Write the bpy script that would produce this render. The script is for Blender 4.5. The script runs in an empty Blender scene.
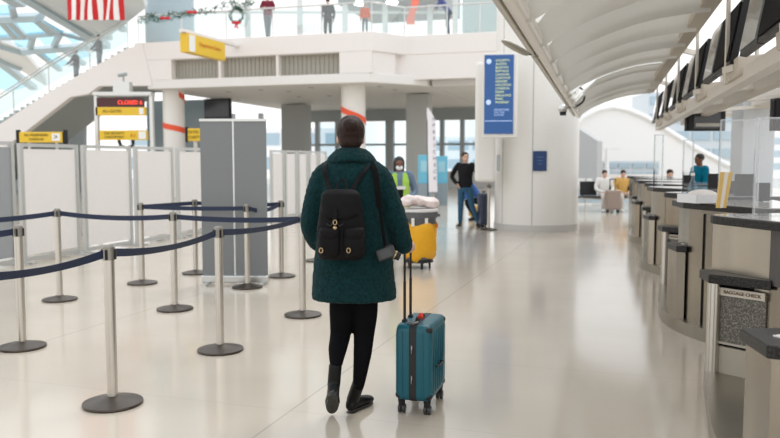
import bpy, bmesh, math, random
from mathutils import Vector, Matrix, noise
random.seed(4)
PI = math.pi
sc = bpy.context.scene
COL = sc.collection
# ------------------------------------------------------------------ camera
F = 760.0; CX = 390.0; CY = 219.0; HOR = 160.0; CAMZ = 1.5
TH = math.atan((CY-HOR)/F)
cd = bpy.data.cameras.new('camera'); cam = bpy.data.objects.new('camera', cd); COL.objects.link(cam)
cd.sensor_width = 36; cd.lens = F/780*36; cd.clip_end = 600
cam.location = (0, 0, CAMZ); cam.rotation_euler = (PI/2-TH, 0, 0)
sc.camera = cam
cd.dof.use_dof = True; cd.dof.focus_distance = 4.7; cd.dof.aperture_fstop = 2.3
# ------------------------------------------------------------------ world / light / exposure
w = bpy.data.worlds.new('sky'); sc.world = w; w.use_nodes = True
nt = w.node_tree; bg = nt.nodes['Background']
tc = nt.nodes.new('ShaderNodeTexCoord'); sx = nt.nodes.new('ShaderNodeSeparateXYZ'); rp = nt.nodes.new('ShaderNodeValToRGB')
nt.links.new(tc.outputs['Generated'], sx.inputs[0]); nt.links.new(sx.outputs['Z'], rp.inputs[0]); nt.links.new(rp.outputs[0], bg.inputs[0])
rp.color_ramp.elements[0].color = (1.0, 0.985, 0.97, 1); rp.color_ramp.elements[0].position = 0.0
rp.color_ramp.elements[1].color = (0.86, 0.93, 1.0, 1); rp.color_ramp.elements[1].position = 0.9
bg.inputs[1].default_value = 1.25
sd = bpy.data.lights.new('sun', 'SUN'); sd.energy = 1.1; sd.angle = math.radians(25); sd.color = (1, .96, .9)
so = bpy.data.objects.new('sun', sd); COL.objects.link(so); so.rotation_euler = (math.radians(-28), math.radians(18), 0)
sc.view_settings.view_transform = 'Standard'; sc.view_settings.look = 'None'
sc.view_settings.gamma = 1; sc.view_settings.exposure = 0.16; sc.view_settings.use_curve_mapping = False
# ------------------------------------------------------------------ geometry of the view: a pixel of the photograph and a distance give a place
def ray(px, py):
    a = (px-CX)/F; b = (CY-py)/F
    return Vector((a, math.cos(TH)+b*math.sin(TH), -math.sin(TH)+b*math.cos(TH)))
def at(px, py, Y):
    d = ray(px, py); return Vector((0, 0, CAMZ))+d*(Y/d.y)
def gnd(px, py, z=0.0):
    d = ray(px, py); return Vector((0, 0, CAMZ))+d*((z-CAMZ)/d.z)
def onplane(px, py, p, n):
    d = ray(px, py); c = Vector((0, 0, CAMZ)); return c+d*((Vector(p)-c).dot(n)/d.dot(n))
# ------------------------------------------------------------------ materials
MATS = {}
def M(name, col=(.8,.8,.8), rough=.5, metal=0.0, noise_amt=0.0, nscale=20, bump=0.0, bscale=80, coat=0.0, emit=None, estr=1.0, spec=.5, trans=0.0, sheen=0.0, stretch=None):
    if name in MATS: return MATS[name]
    m = bpy.data.materials.new(name); m.use_nodes = True; MATS[name] = m
    n = m.node_tree.nodes; l = m.node_tree.links; b = n['Principled BSDF']
    b.inputs['Base Color'].default_value = (*col, 1); b.inputs['Roughness'].default_value = rough
    b.inputs['Metallic'].default_value = metal; b.inputs['Coat Weight'].default_value = coat
    b.inputs['Specular IOR Level'].default_value = spec
    b.inputs['Sheen Weight'].default_value = sheen
    t = n.new('ShaderNodeTexCoord')
    nz = n.new('ShaderNodeTexNoise'); nz.inputs['Scale'].default_value = nscale; nz.inputs['Detail'].default_value = 4
    if stretch:
        sm = n.new('ShaderNodeMapping'); sm.inputs['Scale'].default_value = stretch; l.new(t.outputs['Object'], sm.inputs[0]); l.new(sm.outputs[0], nz.inputs['Vector'])
    else: l.new(t.outputs['Object'], nz.inputs['Vector'])
    mx = n.new('ShaderNodeMix'); mx.data_type = 'RGBA'
    a = max(noise_amt, .03)
    mx.inputs[6].default_value = (*[c*(1-a) for c in col], 1); mx.inputs[7].default_value = (*[min(1, c*(1+a)) for c in col], 1)
    l.new(nz.outputs['Fac'], mx.inputs[0]); l.new(mx.outputs[2], b.inputs['Base Color'])
    if bump:
        nb = n.new('ShaderNodeTexNoise'); nb.inputs['Scale'].default_value = bscale; nb.inputs['Detail'].default_value = 5
        l.new(t.outputs['Object'], nb.inputs['Vector'])
        bp = n.new('ShaderNodeBump'); bp.inputs['Strength'].default_value = bump; bp.inputs['Distance'].default_value = .01
        l.new(nb.outputs['Fac'], bp.inputs['Height']); l.new(bp.outputs[0], b.inputs['Normal'])
    if emit:
        b.inputs['Emission Color'].default_value = (*emit, 1); b.inputs['Emission Strength'].default_value = estr
    if trans:
        tr = n.new('ShaderNodeBsdfTranslucent'); tr.inputs[0].default_value = (*col, 1)
        ms = n.new('ShaderNodeMixShader'); ms.inputs[0].default_value = trans
        l.new(b.outputs[0], ms.inputs[1]); l.new(tr.outputs[0], ms.inputs[2]); l.new(ms.outputs[0], n['Material Output'].inputs[0])
    return m
def GL(name, tint, refl=.12, rough=.03):
    if name in MATS: return MATS[name]
    m = bpy.data.materials.new(name); m.use_nodes = True; MATS[name] = m
    n = m.node_tree.nodes; l = m.node_tree.links; n.remove(n['Principled BSDF'])
    t = n.new('ShaderNodeBsdfTransparent'); t.inputs[0].default_value = (*tint, 1)
    g = n.new('ShaderNodeBsdfGlossy'); g.inputs['Roughness'].default_value = rough
    ms = n.new('ShaderNodeMixShader'); ms.inputs[0].default_value = refl
    l.new(t.outputs[0], ms.inputs[1]); l.new(g.outputs[0], ms.inputs[2]); l.new(ms.outputs[0], n['Material Output'].inputs[0])
    return m
WHITE = M('warm_white_paint', (.83,.785,.755), .45)
WHITE2 = M('column_paint', (.80,.775,.73), .35, bump=.02)
SOFFIT = M('soffit_paint', (.80,.78,.75), .6)
GREYP = M('grey_paint', (.34,.37,.37), .6)
BLUEG = M('blue_grey_panel', (.27,.33,.36), .25)
DARK = M('black_plastic', (.013,.013,.014), .4, spec=.3)
DARKM = M('black_matte', (.009,.009,.010), .8, spec=.15)
STEEL = M('brushed_steel', (.58,.55,.50), .28, 1.0, .06, 6)
STEELW = M('counter_steel', (.38,.34,.28), .24, .95, .32, 2.2, bump=.5, bscale=2.2, stretch=(2.2, 2.2, .25))  # vertical colour streaks stand in for reflections on the steel
ALU = M('aluminium', (.62,.62,.60), .3, .9)
YEL = M('sign_yellow', (.80,.52,.03), .4)
GREEN_G = GL('railing_glass', (.90,.95,.95), .12)
CLEAR = GL('clear_acrylic', (.95,.96,.96), .08)
SKYG = GL('skylight_glass', (.70,.90,.97), .05)
SCREEN = M('dark_screen', (.05,.055,.06), .12)
SKIN1 = M('fair_skin', (.62,.38,.28), .5, noise_amt=.06)
SKIN2 = M('brown_skin', (.20,.09,.05), .5, noise_amt=.06)
HAIRB = M('dark_brown_hair', (.022,.010,.007), .5, noise_amt=.6, nscale=60, bump=.6, bscale=120, spec=.2)
HAIRK = M('black_hair', (.012,.010,.010), .5, noise_amt=.4, nscale=60)
def granite(name, base, fleck):
    m = M(name, base, .35, spec=.3)
    n = m.node_tree.nodes; l = m.node_tree.links; b = n['Principled BSDF']
    nz = n.new('ShaderNodeTexNoise'); nz.inputs['Scale'].default_value = 90; nz.inputs['Detail'].default_value = 8
    t = n.new('ShaderNodeTexCoord'); l.new(t.outputs['Object'], nz.inputs['Vector'])
    r = n.new('ShaderNodeValToRGB'); r.color_ramp.elements[0].position = .45; r.color_ramp.elements[1].position = .68
    r.color_ramp.elements[0].color = (*base, 1); r.color_ramp.elements[1].color = (*fleck, 1)
    l.new(nz.outputs['Fac'], r.inputs[0]); l.new(r.outputs[0], b.inputs['Base Color']); return m
GRAN = granite('dark_granite', (.010,.010,.010), (.05,.047,.043))
GRANP = granite('speckled_panel', (.10,.095,.08), (.30,.28,.24))
# ------------------------------------------------------------------ helpers
def tag(o, label=None, cat=None, group=None, kind=None):
    if label: o['label'] = label
    if cat: o['category'] = cat
    if group: o['group'] = group
    if kind: o['kind'] = kind
    return o
def thing(name, label, cat, loc=(0,0,0), rz=0, group=None):
    o = bpy.data.objects.new(name, None); COL.objects.link(o); o.location = loc; o.rotation_euler = (0, 0, rz)
    o.empty_display_size = .1
    return tag(o, label, cat, group)
def root_of(o):
    while o.parent: o = o.parent
    return o
def obj(name, bm, mat, parent=None, world=False, smooth=None, bevel=0.0):
    """link bm as one mesh object; world=True: the mesh was laid out in world coordinates"""
    if world and parent is not None:
        r = root_of(parent)
        mw = Matrix.Translation(Vector(r.location)) @ Matrix.Rotation(r.rotation_euler.z, 4, 'Z')
        bmesh.ops.transform(bm, matrix=mw.inverted(), verts=bm.verts)
    bmesh.ops.recalc_face_normals(bm, faces=bm.faces)
    me = bpy.data.meshes.new(name); bm.to_mesh(me); bm.free()
    o = bpy.data.objects.new(name, me); COL.objects.link(o); o.parent = parent
    for m in (mat if isinstance(mat, (list, tuple)) else [mat]): me.materials.append(m)
    if smooth is not None:
        for p in me.polygons: p.use_smooth = True
        me.set_sharp_from_angle(angle=math.radians(smooth))
    if bevel:
        md = o.modifiers.new('bevel', 'BEVEL'); md.width = bevel; md.segments = 2; md.limit_method = 'ANGLE'; md.angle_limit = .6
    return o
def nb(): return bmesh.new()
def box(bm, c, s, rz=0, rot=None):
    r = rot if rot is not None else Matrix.Rotation(rz, 4, 'Z')
    m = Matrix.Translation(Vector(c)) @ r @ Matrix.Diagonal((s[0], s[1], s[2], 1))
    bmesh.ops.create_cube(bm, size=1, matrix=m); return bm
def cyl(bm, p0, p1, r0, r1=None, seg=20):
    p0 = Vector(p0); p1 = Vector(p1); r1 = r0 if r1 is None else r1; d = p1-p0
    q = d.to_track_quat('Z', 'Y').to_matrix().to_4x4()
    bmesh.ops.create_cone(bm, cap_ends=True, segments=seg, radius1=r0, radius2=r1, depth=d.length, matrix=Matrix.Translation((p0+p1)/2) @ q); return bm
def ell(bm, c, r, rot=None, seg=20):
    m = Matrix.Translation(Vector(c)) @ (rot if rot is not None else Matrix.Identity(4)) @ Matrix.Diagonal((r[0], r[1], r[2], 1))
    bmesh.ops.create_uvsphere(bm, u_segments=seg, v_segments=max(8, seg*2//3), radius=1, matrix=m); return bm
def loft(bm, rings, cap=True, close=True):
    vs = [[bm.verts.new(p) for p in r] for r in rings]; n = len(vs[0])
    for a, b in zip(vs, vs[1:]):
        for i in range(n if close else n-1):
            bm.faces.new((a[i], a[(i+1) % n], b[(i+1) % n], b[i]))
    if cap and close: bm.faces.new(vs[0][::-1]); bm.faces.new(vs[-1])
    return bm
def hring(c, rx, ry, n=24, pw=1.0, rz=0.0):
    out = []
    for i in range(n):
        a = 2*PI*i/n; x = math.cos(a); y = math.sin(a)
        x = math.copysign(abs(x)**pw, x)*rx; y = math.copysign(abs(y)**pw, y)*ry
        out.append(Vector((c[0]+x*math.cos(rz)-y*math.sin(rz), c[1]+x*math.sin(rz)+y*math.cos(rz), c[2])))
    return out
def spline(pts, k=6):
    P = [Vector(p) for p in pts]
    if len(P) < 3: return P
    out = []
    for i in range(len(P)-1):
        p0 = P[max(i-1, 0)]; p1 = P[i]; p2 = P[i+1]; p3 = P[min(i+2, len(P)-1)]
        for j in range(k):
            t = j/k
            out.append(.5*((2*p1)+(p2-p0)*t+(2*p0-5*p1+4*p2-p3)*t*t+(3*p1-p0-3*p2+p3)*t**3))
    out.append(P[-1]); return out
def tube(bm, pts, rad, seg=12, flat=1.0, up=None, rounded=True):
    pts = [Vector(p) for p in pts]
    if not isinstance(rad, (list, tuple)): rad = [rad]*len(pts)
    if rounded:
        d0 = (pts[0]-pts[1]).normalized(); d1 = (pts[-1]-pts[-2]).normalized()
        pts = [pts[0]+d0*rad[0]*.8, pts[0]+d0*rad[0]*.5]+pts+[pts[-1]+d1*rad[-1]*.5, pts[-1]+d1*rad[-1]*.8]
        rad = [rad[0]*.35, rad[0]*.8]+list(rad)+[rad[-1]*.8, rad[-1]*.35]
    T = [(pts[min(i+1, len(pts)-1)]-pts[max(i-1, 0)]).normalized() for i in range(len(pts))]
    u = Vector(up) if up else (Vector((0,0,1)) if abs(T[0].z) < .9 else Vector((0,1,0)))
    nrm = (u-T[0]*u.dot(T[0])).normalized(); rings = []
    for i, p in enumerate(pts):
        nrm = (nrm-T[i]*nrm.dot(T[i])).normalized(); bn = T[i].cross(nrm)
        rings.append([p+(nrm*math.cos(2*PI*k/seg)*flat+bn*math.sin(2*PI*k/seg))*rad[i] for k in range(seg)])
    return loft(bm, rings)
def limb(bm, js, rs, seg=14, k=5):
    """smooth tapered tube through joints"""
    n = len(js); P = spline(js, k); R = []
    for i in range(n-1):
        for j in range(k): R.append(rs[i]+(rs[i+1]-rs[i])*(j/k))
    R.append(rs[-1])
    if len(P) != len(R): P = [Vector(j) for j in js]; R = list(rs)
    return tube(bm, P, R, seg)
def prism(bm, poly, z0, z1):
    a = [Vector((p[0], p[1], z0)) for p in poly]; b = [Vector((p[0], p[1], z1)) for p in poly]
    return loft(bm, [a, b])
def extr(bm, pts, d):
    pts = [Vector(p) for p in pts]; d = Vector(d); return loft(bm, [pts, [p+d for p in pts]])
def bar(bm, p0, p1, wd, ht, up=(0,0,1)):
    p0 = Vector(p0); p1 = Vector(p1); t = (p1-p0).normalized(); s = t.cross(Vector(up)).normalized(); u = s.cross(t)
    r = lambda p: [p+s*wd/2+u*ht/2, p-s*wd/2+u*ht/2, p-s*wd/2-u*ht/2, p+s*wd/2-u*ht/2]
    return loft(bm, [r(p0), r(p1)])
def remesh(name, bm, mat, parent, voxel, smooth=4, world=False, disp=None, dec=None):
    o = obj(name, bm, mat, parent, world)
    md = o.modifiers.new('r', 'REMESH'); md.mode = 'VOXEL'; md.voxel_size = voxel; md.use_smooth_shade = True
    if smooth:
        s = o.modifiers.new('s', 'SMOOTH'); s.factor = .5; s.iterations = smooth
    if dec:
        d = o.modifiers.new('d', 'DECIMATE'); d.ratio = dec
    dg = bpy.context.evaluated_depsgraph_get(); me = bpy.data.meshes.new_from_object(o.evaluated_get(dg))
    old = o.data; o.modifiers.clear(); o.data = me; bpy.data.meshes.remove(old); me.name = name
    if disp:
        amp, scl = disp; me.update()
        nn = [v.normal.copy() for v in me.vertices]
        for v, q in zip(me.vertices, nn):
            p = v.co*scl
            v.co += q*amp*(noise.noise(p)+.6*noise.noise(p*2.3))
    for p in me.polygons: p.use_smooth = True
    if not me.materials: me.materials.append(mat)
    return o
def text(name, s, size, mat, parent, loc, rot, extrude=.002, align='CENTER'):
    cu = bpy.data.curves.new(name, 'FONT'); cu.body = s; cu.size = size; cu.extrude = extrude; cu.align_x = align; cu.align_y = 'CENTER'
    t = bpy.data.objects.new(name+'_curve', cu); COL.objects.link(t)
    dg = bpy.context.evaluated_depsgraph_get(); me = bpy.data.meshes.new_from_object(t.evaluated_get(dg))
    bpy.data.objects.remove(t); me.materials.clear(); me.materials.append(mat)
    o = bpy.data.objects.new(name, me); COL.objects.link(o); o.parent = parent; o.location = loc; o.rotation_euler = rot; return o
def copy_tree(o, parent=None):
    c = o.copy(); COL.objects.link(c); c.parent = parent
    for ch in [x for x in list(COL.objects) if x.parent == o]: copy_tree(ch, c)
    return c
def struct(name, bm, mat, smooth=None, bevel=0, label=None):
    o = obj(name, bm, mat, smooth=smooth, bevel=bevel); o['kind'] = 'structure'
    if label: o['label'] = label
    return o
# hall frames
HX, HY = .27, .963                              # along the check-in row
hallA = math.atan2(-HX, HY)                      # z rotation that turns +Y onto the row direction
E = Vector((.958, -.287, 0)); Hd = Vector((.287, .958, 0)); N = Hd
FO = Vector((-1.66, 28, 0)); FA = math.atan2(-.287, .958)
def Fp(s, t, z): return FO+E*s+Hd*t+Vector((0, 0, z))
def sF(px, t=0):
    m = (px-CX)/F; o = FO+Hd*t; return (m*o.y-o.x)/(E.x-m*E.y)
def onF(px, py, t=0): return onplane(px, py, FO+Hd*t, N)
# ================================================================== FLOOR
fm = bpy.data.materials.new('terrazzo_floor'); fm.use_nodes = True; n = fm.node_tree.nodes; l = fm.node_tree.links; b = n['Principled BSDF']
geo = n.new('ShaderNodeTexCoord'); mp = n.new('ShaderNodeMapping'); mp.inputs['Rotation'].default_value = (0, 0, math.atan(.326))
l.new(geo.outputs['Object'], mp.inputs[0]); sp = n.new('ShaderNodeSeparateXYZ'); l.new(mp.outputs[0], sp.inputs[0])
def seam(out, off, per, wdt):
    a = n.new('ShaderNodeMath'); a.operation = 'ADD'; a.inputs[1].default_value = off+100*per; l.new(out, a.inputs[0])
    md = n.new('ShaderNodeMath'); md.operation = 'MODULO'; md.inputs[1].default_value = per; l.new(a.outputs[0], md.inputs[0])
    lt = n.new('ShaderNodeMath'); lt.operation = 'LESS_THAN'; lt.inputs[1].default_value = wdt; l.new(md.outputs[0], lt.inputs[0]); return lt
s1 = seam(sp.outputs['X'], 1.95+.006, 2.7, .012); s2 = seam(sp.outputs['Y'], -4.05, 1.43, .010)
h2 = n.new('ShaderNodeMath'); h2.operation = 'MULTIPLY'; h2.inputs[1].default_value = .35; l.new(s2.outputs[0], h2.inputs[0])
mxm = n.new('ShaderNodeMath'); mxm.operation = 'MAXIMUM'; l.new(s1.outputs[0], mxm.inputs[0]); l.new(h2.outputs[0], mxm.inputs[1])
nz = n.new('ShaderNodeTexNoise'); nz.inputs['Scale'].default_value = 150; nz.inputs['Detail'].default_value = 3; l.new(geo.outputs['Object'], nz.inputs['Vector'])
nz2 = n.new('ShaderNodeTexNoise'); nz2.inputs['Scale'].default_value = .9; l.new(geo.outputs['Object'], nz2.inputs['Vector'])
ad = n.new('ShaderNodeMath'); ad.operation = 'MULTIPLY_ADD'; ad.inputs[1].default_value = .45; l.new(nz.outputs['Fac'], ad.inputs[0])
m2 = n.new('ShaderNodeMath'); m2.operation = 'MULTIPLY'; m2.inputs[1].default_value = .55; l.new(nz2.outputs['Fac'], m2.inputs[0]); l.new(m2.outputs[0], ad.inputs[2])
cr = n.new('ShaderNodeValToRGB'); cr.color_ramp.elements[0].position = .3; cr.color_ramp.elements[1].position = .7
cr.color_ramp.elements[0].color = (.47,.41,.335,1); cr.color_ramp.elements[1].color = (.56,.49,.405,1); l.new(ad.outputs[0], cr.inputs[0])
mx = n.new('ShaderNodeMix'); mx.data_type = 'RGBA'; mx.inputs[7].default_value = (.38,.34,.29,1); l.new(mxm.outputs[0], mx.inputs[0]); l.new(cr.outputs[0], mx.inputs[6])
l.new(mx.outputs[2], b.inputs['Base Color']); b.inputs['Roughness'].default_value = .13; b.inputs['Specular IOR Level'].default_value = .62
bm = nb(); box(bm, (0, 26, -.1), (70, 72, .2)); struct('floor', bm, fm, label='polished beige terrazzo floor with thin joints')
# ================================================================== MEZZANINE AND LEFT BACKGROUND (setting)
TOPZ = onF(300, 34.5).z; UPB = onF(300, 54).z; LOWT = onF(300, 75).z; LOWB = onF(300, 84.5).z
def Fpoly(pts): return [Fp(s, t, 0) for s, t in pts]
sL = sF(140); sR = sF(372); SE = sF(520, 1.4)
bm = nb(); prism(bm, Fpoly([(sL-.1, 0), (sR, 0), (sR+.9, 1.4), (SE, 1.4), (SE, 16), (sL-.1, 16)]), UPB, TOPZ); struct('wall_mezzanine', bm, WHITE, bevel=.03, label='pale balcony edge of the upper level')
bm = nb(); prism(bm, Fpoly([(sR+.55, 1.42), (SE, 1.42), (SE, 1.8), (sR+.55, 1.8)]), onF(430, 79, 1.4).z, UPB+.001); struct('wall_mezzanine_right', bm, WHITE, label='deeper right part of the balcony edge')
bm = nb(); prism(bm, Fpoly([(sF(150), 0), (sR-.1, 0), (sR+1.6, 1.9), (sR+1.6, 15), (sF(150), 15)]), LOWB, LOWT); struct('ceiling', bm, SOFFIT, bevel=.03, label='underside of the upper level')
bm = nb(); prism(bm, Fpoly([(sR+1.7, 2.2), (SE, 2.2), (SE, 15), (sR+1.7, 15)]), 4.3, 4.6); struct('ceiling_right', bm, SOFFIT)
bm = nb(); box(bm, Fp((sF(150)+sF(174))/2, .25, (UPB+LOWT)/2), (sF(174)-sF(150), .5, UPB-LOWT), FA); struct('trim_1', bm, WHITE)
bm = nb(); box(bm, Fp((sF(340)+sR)/2, .25, (UPB+LOWT)/2), (sR-sF(340), .5, UPB-LOWT), FA); struct('trim_2', bm, WHITE)
bm = nb(); prism(bm, Fpoly([(sF(340)+.02, .5), (sR, .12), (sR+.56, 1.0), (sR+.56, 2.2), (sF(340)+.02, 2.2)]), LOWT+.001, UPB-.001); struct('trim_29', bm, WHITE)
LOUV = M('beige_louvre', (.36,.34,.29), .6)
for i, (a, c) in enumerate(((174, 220.5), (221.5, 277.5), (278.5, 340))):
    bm = nb(); s0 = sF(a); s1_ = sF(c); nn_ = 14
    for k in range(nn_):
        box(bm, Fp(s0+(k+.5)*(s1_-s0)/nn_, .35, (UPB+LOWT)/2), ((s1_-s0)/nn_*.9, .06, UPB-LOWT), FA)
    box(bm, Fp((s0+s1_)/2, .42, (UPB+LOWT)/2), (s1_-s0, .05, UPB-LOWT), FA)
    struct('trim_%d' % (3+i), bm, LOUV)
for i, a in enumerate((221, 278)):
    bm = nb(); box(bm, Fp(sF(a), .2, (UPB+LOWT)/2), (.1, .3, UPB-LOWT), FA); struct('trim_%d' % (6+i), bm, WHITE)
# stair running down to the left
st_top = [(-90, 178), (0, 124), (49, 92), (90, 68.5), (128, 48), (142, 44)]
st_bot = [(152, 85.5), (99, 86), (88, 94), (70, 97), (12, 142), (-90, 222)]
pts = [onF(x, y, -.05) for x, y in st_top+st_bot]
bm = nb(); extr(bm, pts, Hd*.3); struct('wall_stair', bm, WHITE, label='pale side wall of the stair to the upper level')
bm = nb(); low = [onF(x, y, .25) for x, y in st_bot]; extr(bm, low+[p+Vector((0, 0, .35)) for p in low[::-1]], Hd*3.2); struct('ceiling_stair', bm, GREYP)  # grey colour carries the shade on the stair's underside
bm = nb(); extr(bm, [onF(14, 142, 4.2), onF(70, 99, 4.2), onF(84, 97, 4.2), onF(84, 197, 4.2), onF(14, 197, 4.2)], Hd*.2); struct('stair_shade_wall', bm, GREYP)  # grey sheet standing in for the shade beneath the stair
bm = nb(); extr(bm, [onF(88, 100, 3.3), onF(152, 86, 3.3), onF(152, 100, 3.3), onF(96, 108, 3.3)], Hd*.2); struct('trim_8', bm, GREYP)  # grey strip painted as shade below the upper end of the stair
bm = nb(); box(bm, Fp((sF(151,5.2)+sF(231,5.2))/2, 5.2, 2.13), (sF(231,5.2)-sF(151,5.2), .4, 4.28), FA); struct('wall_left', bm, BLUEG, label='blue grey panelled wall under the upper level')
# back wall under the upper level: header, piers and windows
bt = 14
bm = nb(); box(bm, Fp(-.6, bt, 3.95), (13.2, .4, .62), FA); struct('trim_9', bm, GREYP)
bm = nb(); box(bm, Fp(-.6, bt, .45), (13.2, .3, .9), FA); struct('wall_back', bm, M('pale_wall', (.55,.56,.56), .5))
bm = nb(); box(bm, Fp(-.6, bt, 2.35), (13.2, .12, .12), FA); struct('trim_10', bm, GREYP)
wi = 1
for a in (234, 262, 318, 338, 388, 392, 442, 462, 482):
    bm = nb(); box(bm, Fp(sF(a, bt), bt, 2.1), (.22, .3, 4.2), FA); struct('trim_%d' % (10+wi), bm, M('window_frame_grey', (.34,.36,.37), .4)); wi += 1
for i, (a, c) in enumerate(((234, 262), (318, 338), (338, 388), (392, 442), (442, 482))):
    bm = nb(); box(bm, Fp((sF(a, bt)+sF(c, bt))/2, bt, 2.3), (sF(c, bt)-sF(a, bt)-.24, .04, 2.6), FA); struct('window_%d' % (i+1), bm, GL('window_glass', (.86,.93,.96), .06))
for i, (a, c, t) in enumerate(((285, 309, 9), (408, 430, 5))):
    bm = nb(); box(bm, Fp((sF(a, t)+sF(c, t))/2, t, 2.12), (sF(c, t)-sF(a, t), .7, 4.24), FA)
    o = obj('pillar', bm, M('grey_pillar_paint', (.42,.43,.41), .55)); o['kind'] = 'structure'
# buildings and parked vehicles seen through windows
def building(label, c, size, rz, rows, cols, mat, roofslope=0.0, group=None):
    t = thing('building', label, 'building', (c[0], c[1], 0), rz, group)
    bm = nb(); W_, D_, H_ = size
    ring = [(-W_/2, -D_/2), (W_/2, -D_/2), (W_/2, D_/2), (-W_/2, D_/2)]
    a = [Vector((x, y, -1)) for x, y in ring]; bq = [Vector((x, y, H_ if x < W_*0.1 else H_-roofslope)) for x, y in ring]
    loft(bm, [a, bq]); obj('wall', bm, mat, t)
    for r in range(rows):
        z0 = H_*(r+.35)/rows
        for q in range(cols):
            bm = nb(); box(bm, (-W_/2+W_*(q+.5)/cols, -D_/2-.05, z0+H_*.18/rows), (W_/cols*.82, .1, H_/rows*.5))
            obj('window', bm, M('far_window', (.40,.52,.60), .2), t)
    return t
bl = at(625, 165, 40)
building('pale grey terminal building with blue window bands beyond the far rail', (bl.x, bl.y), (2.9, 2, 1.45), 0, 3, 4, M('far_wall', (.62,.68,.72), .6), .0)
bl = at(735, 150, 90)
building('white building with square windows seen right of the hanging black screen', (bl.x, bl.y), (8.5, 6, 4.3), 0, 3, 4, M('far_white', (.85,.86,.88), .6))
bl = at(662, 105, 60)
building('glazed upper block seen under the white canopy edge', (bl.x+1.5, bl.y), (6.5, 4, 6.6), 0, 5, 4, M('far_wall', (.62,.68,.72), .6))
bl = at(250, 130, 75)
building('white building with blue windows seen left behind the upper level pillars', (bl.x, bl.y), (22, 6, 4.5), 0, 2, 6, M('far_white', (.85,.86,.88), .6))
bl = at(480, 130, 80)
building('pale building seen through the back windows beside the round column', (bl.x+2, bl.y+6), (16, 6, 4.0), 0, 2, 6, M('far_white', (.85,.86,.88), .6))
pts = [at(x, y, 46) for x, y in ((574, 123), (584, 113), (598, 106), (612, 103), (628, 106), (645, 113), (668, 127), (695, 144), (725, 160), (745, 168))]
bm = nb(); extr(bm, pts+[Vector((pts[-1].x, 46, 0)), Vector((pts[0].x, 46, 0))], (2, 9, 0))
t = thing('vaulted_hall', 'big white vaulted hall roof rising beyond the check-in desks', 'building', (pts[3].x, 46, 0)); obj('shell', bm, M('vault_white', (.93,.93,.93), .6), t, True)
bm = nb(); tube(bm, [p+Vector((0, -.1, -.25)) for p in pts], .12, 8); obj('rim', bm, M('vault_white', (1,1,1)), t, True)
# round columns
def column(name, c, r, z1, mat, label, seams=()):
    bm = nb(); cyl(bm, (c[0], c[1], 0), (c[0], c[1], z1), r, seg=64)
    o = obj(name, bm, mat, smooth=40); o['kind'] = 'structure'; o['label'] = label; return o
pc = at(353.5, 120, 29.2); column('column', pc, 12*29.2/F, LOWB, WHITE2, 'round white column behind the woman')
p2 = at(174, 120, 31.2); column('column', p2, 10.5*31.2/F, LOWB, WHITE2, 'round white column above the white partitions')
RIB = M('orange_ribbon', (.85,.10,.03), .5)
def ribbon(c, r, z0, z1, a0, turns, label):
    bm = nb(); rings = []
    for i in range(49):
        t = i/48; a = a0+turns*2*PI*t; z = z0+(z1-z0)*t
        d = Vector((math.cos(a), math.sin(a), 0)); p = Vector((c[0], c[1], z))
        rings.append([p+d*(r+.005)+Vector((0,0,.11)), p+d*(r+.02)+Vector((0,0,.11)), p+d*(r+.02)-Vector((0,0,.11)), p+d*(r+.005)-Vector((0,0,.11))])
    loft(bm, rings); tag(obj('ribbon', bm, RIB), label, 'ribbon')
z = lambda py, Y: at(0, py, Y).z
ribbon(pc, 12*29.2/F, z(107, 28.8), z(122, 28.8), PI, .5, 'orange ribbon wound around the column behind the woman')
ribbon(p2, 10.5*31.2/F, z(124, 31), z(131, 31), PI, .5, 'orange ribbon wound low around the left column')
ribbon(p2, 10.5*31.2/F, z(94.5, 31), z(104, 31), PI*1.75, .3, 'orange ribbon end high on the left column')
# the big column
cc = at(536, 200, 16.65); RB = 41*16.65/F
column('column', cc, RB, 7.5, WHITE2, 'broad round white column in the middle distance')
bm = nb(); cyl(bm, (cc.x, cc.y, 0), (cc.x, cc.y, .14), RB+.012, seg=64); struct('baseboard_column', bm, M('base_grey', (.55,.53,.50), .4), smooth=40)
for i, px in enumerate((532, 500)):
    a = math.atan2(-1, (px-536)/41*1.0) if px != 500 else math.radians(-150)
    x = -.25 if px == 532 else -.80; y = -math.sqrt(max(RB**2-x*x, 0))
    bm = nb(); box(bm, (cc.x+x, cc.y+y, 3.7), (.012, .012, 7.2)); struct('trim_%d' % (30+i), bm, GREYP)
pp = at(486.5, 120, 15.9)
bm = nb(); zz0, zz1 = at(487, 182, 15.9).z, at(487, 62, 15.9).z
box(bm, (pp.x, pp.y+.2, (zz0+zz1)/2), (.42, .5, zz1-zz0), -.1)
ow = obj('wall_column_box', bm, WHITE2, bevel=.06); ow['kind'] = 'structure'; ow['label'] = 'pale boxed panel beside the round column'
# upper level interior
bm = nb(); uc = at(170, 20, 34); cyl(bm, (uc.x, uc.y, TOPZ), (uc.x, uc.y, 12), 1.05, seg=40); o = obj('column', bm, M('blue_grey_column', (.36,.44,.48), .3), smooth=40); o['kind'] = 'structure'
bm = nb(); box(bm, (at(402, 0, 44).x, 44, at(402, 12, 44).z+1.0), (5.5, 6, 2.0), FA); struct('ceiling_upper', bm, GREYP)
bm = nb(); ps = [at(463, 50, 34), at(520, 50, 34), at(520, -60, 34), at(463, -60, 34)]; extr(bm, ps, (0, .3, 0)); struct('wall_upper', bm, M('upper_green_grey', (.46,.53,.52), .5))
wi = 50
for px in (248, 300, 345, 385, 430, 455):
    p = at(px, 20, 42); bm = nb(); box(bm, (p.x, 42, (TOPZ+14)/2), (.3, .25, 14-TOPZ)); struct('trim_%d' % wi, bm, M('pale_mullion', (.68,.70,.68), .4)); wi += 1
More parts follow.
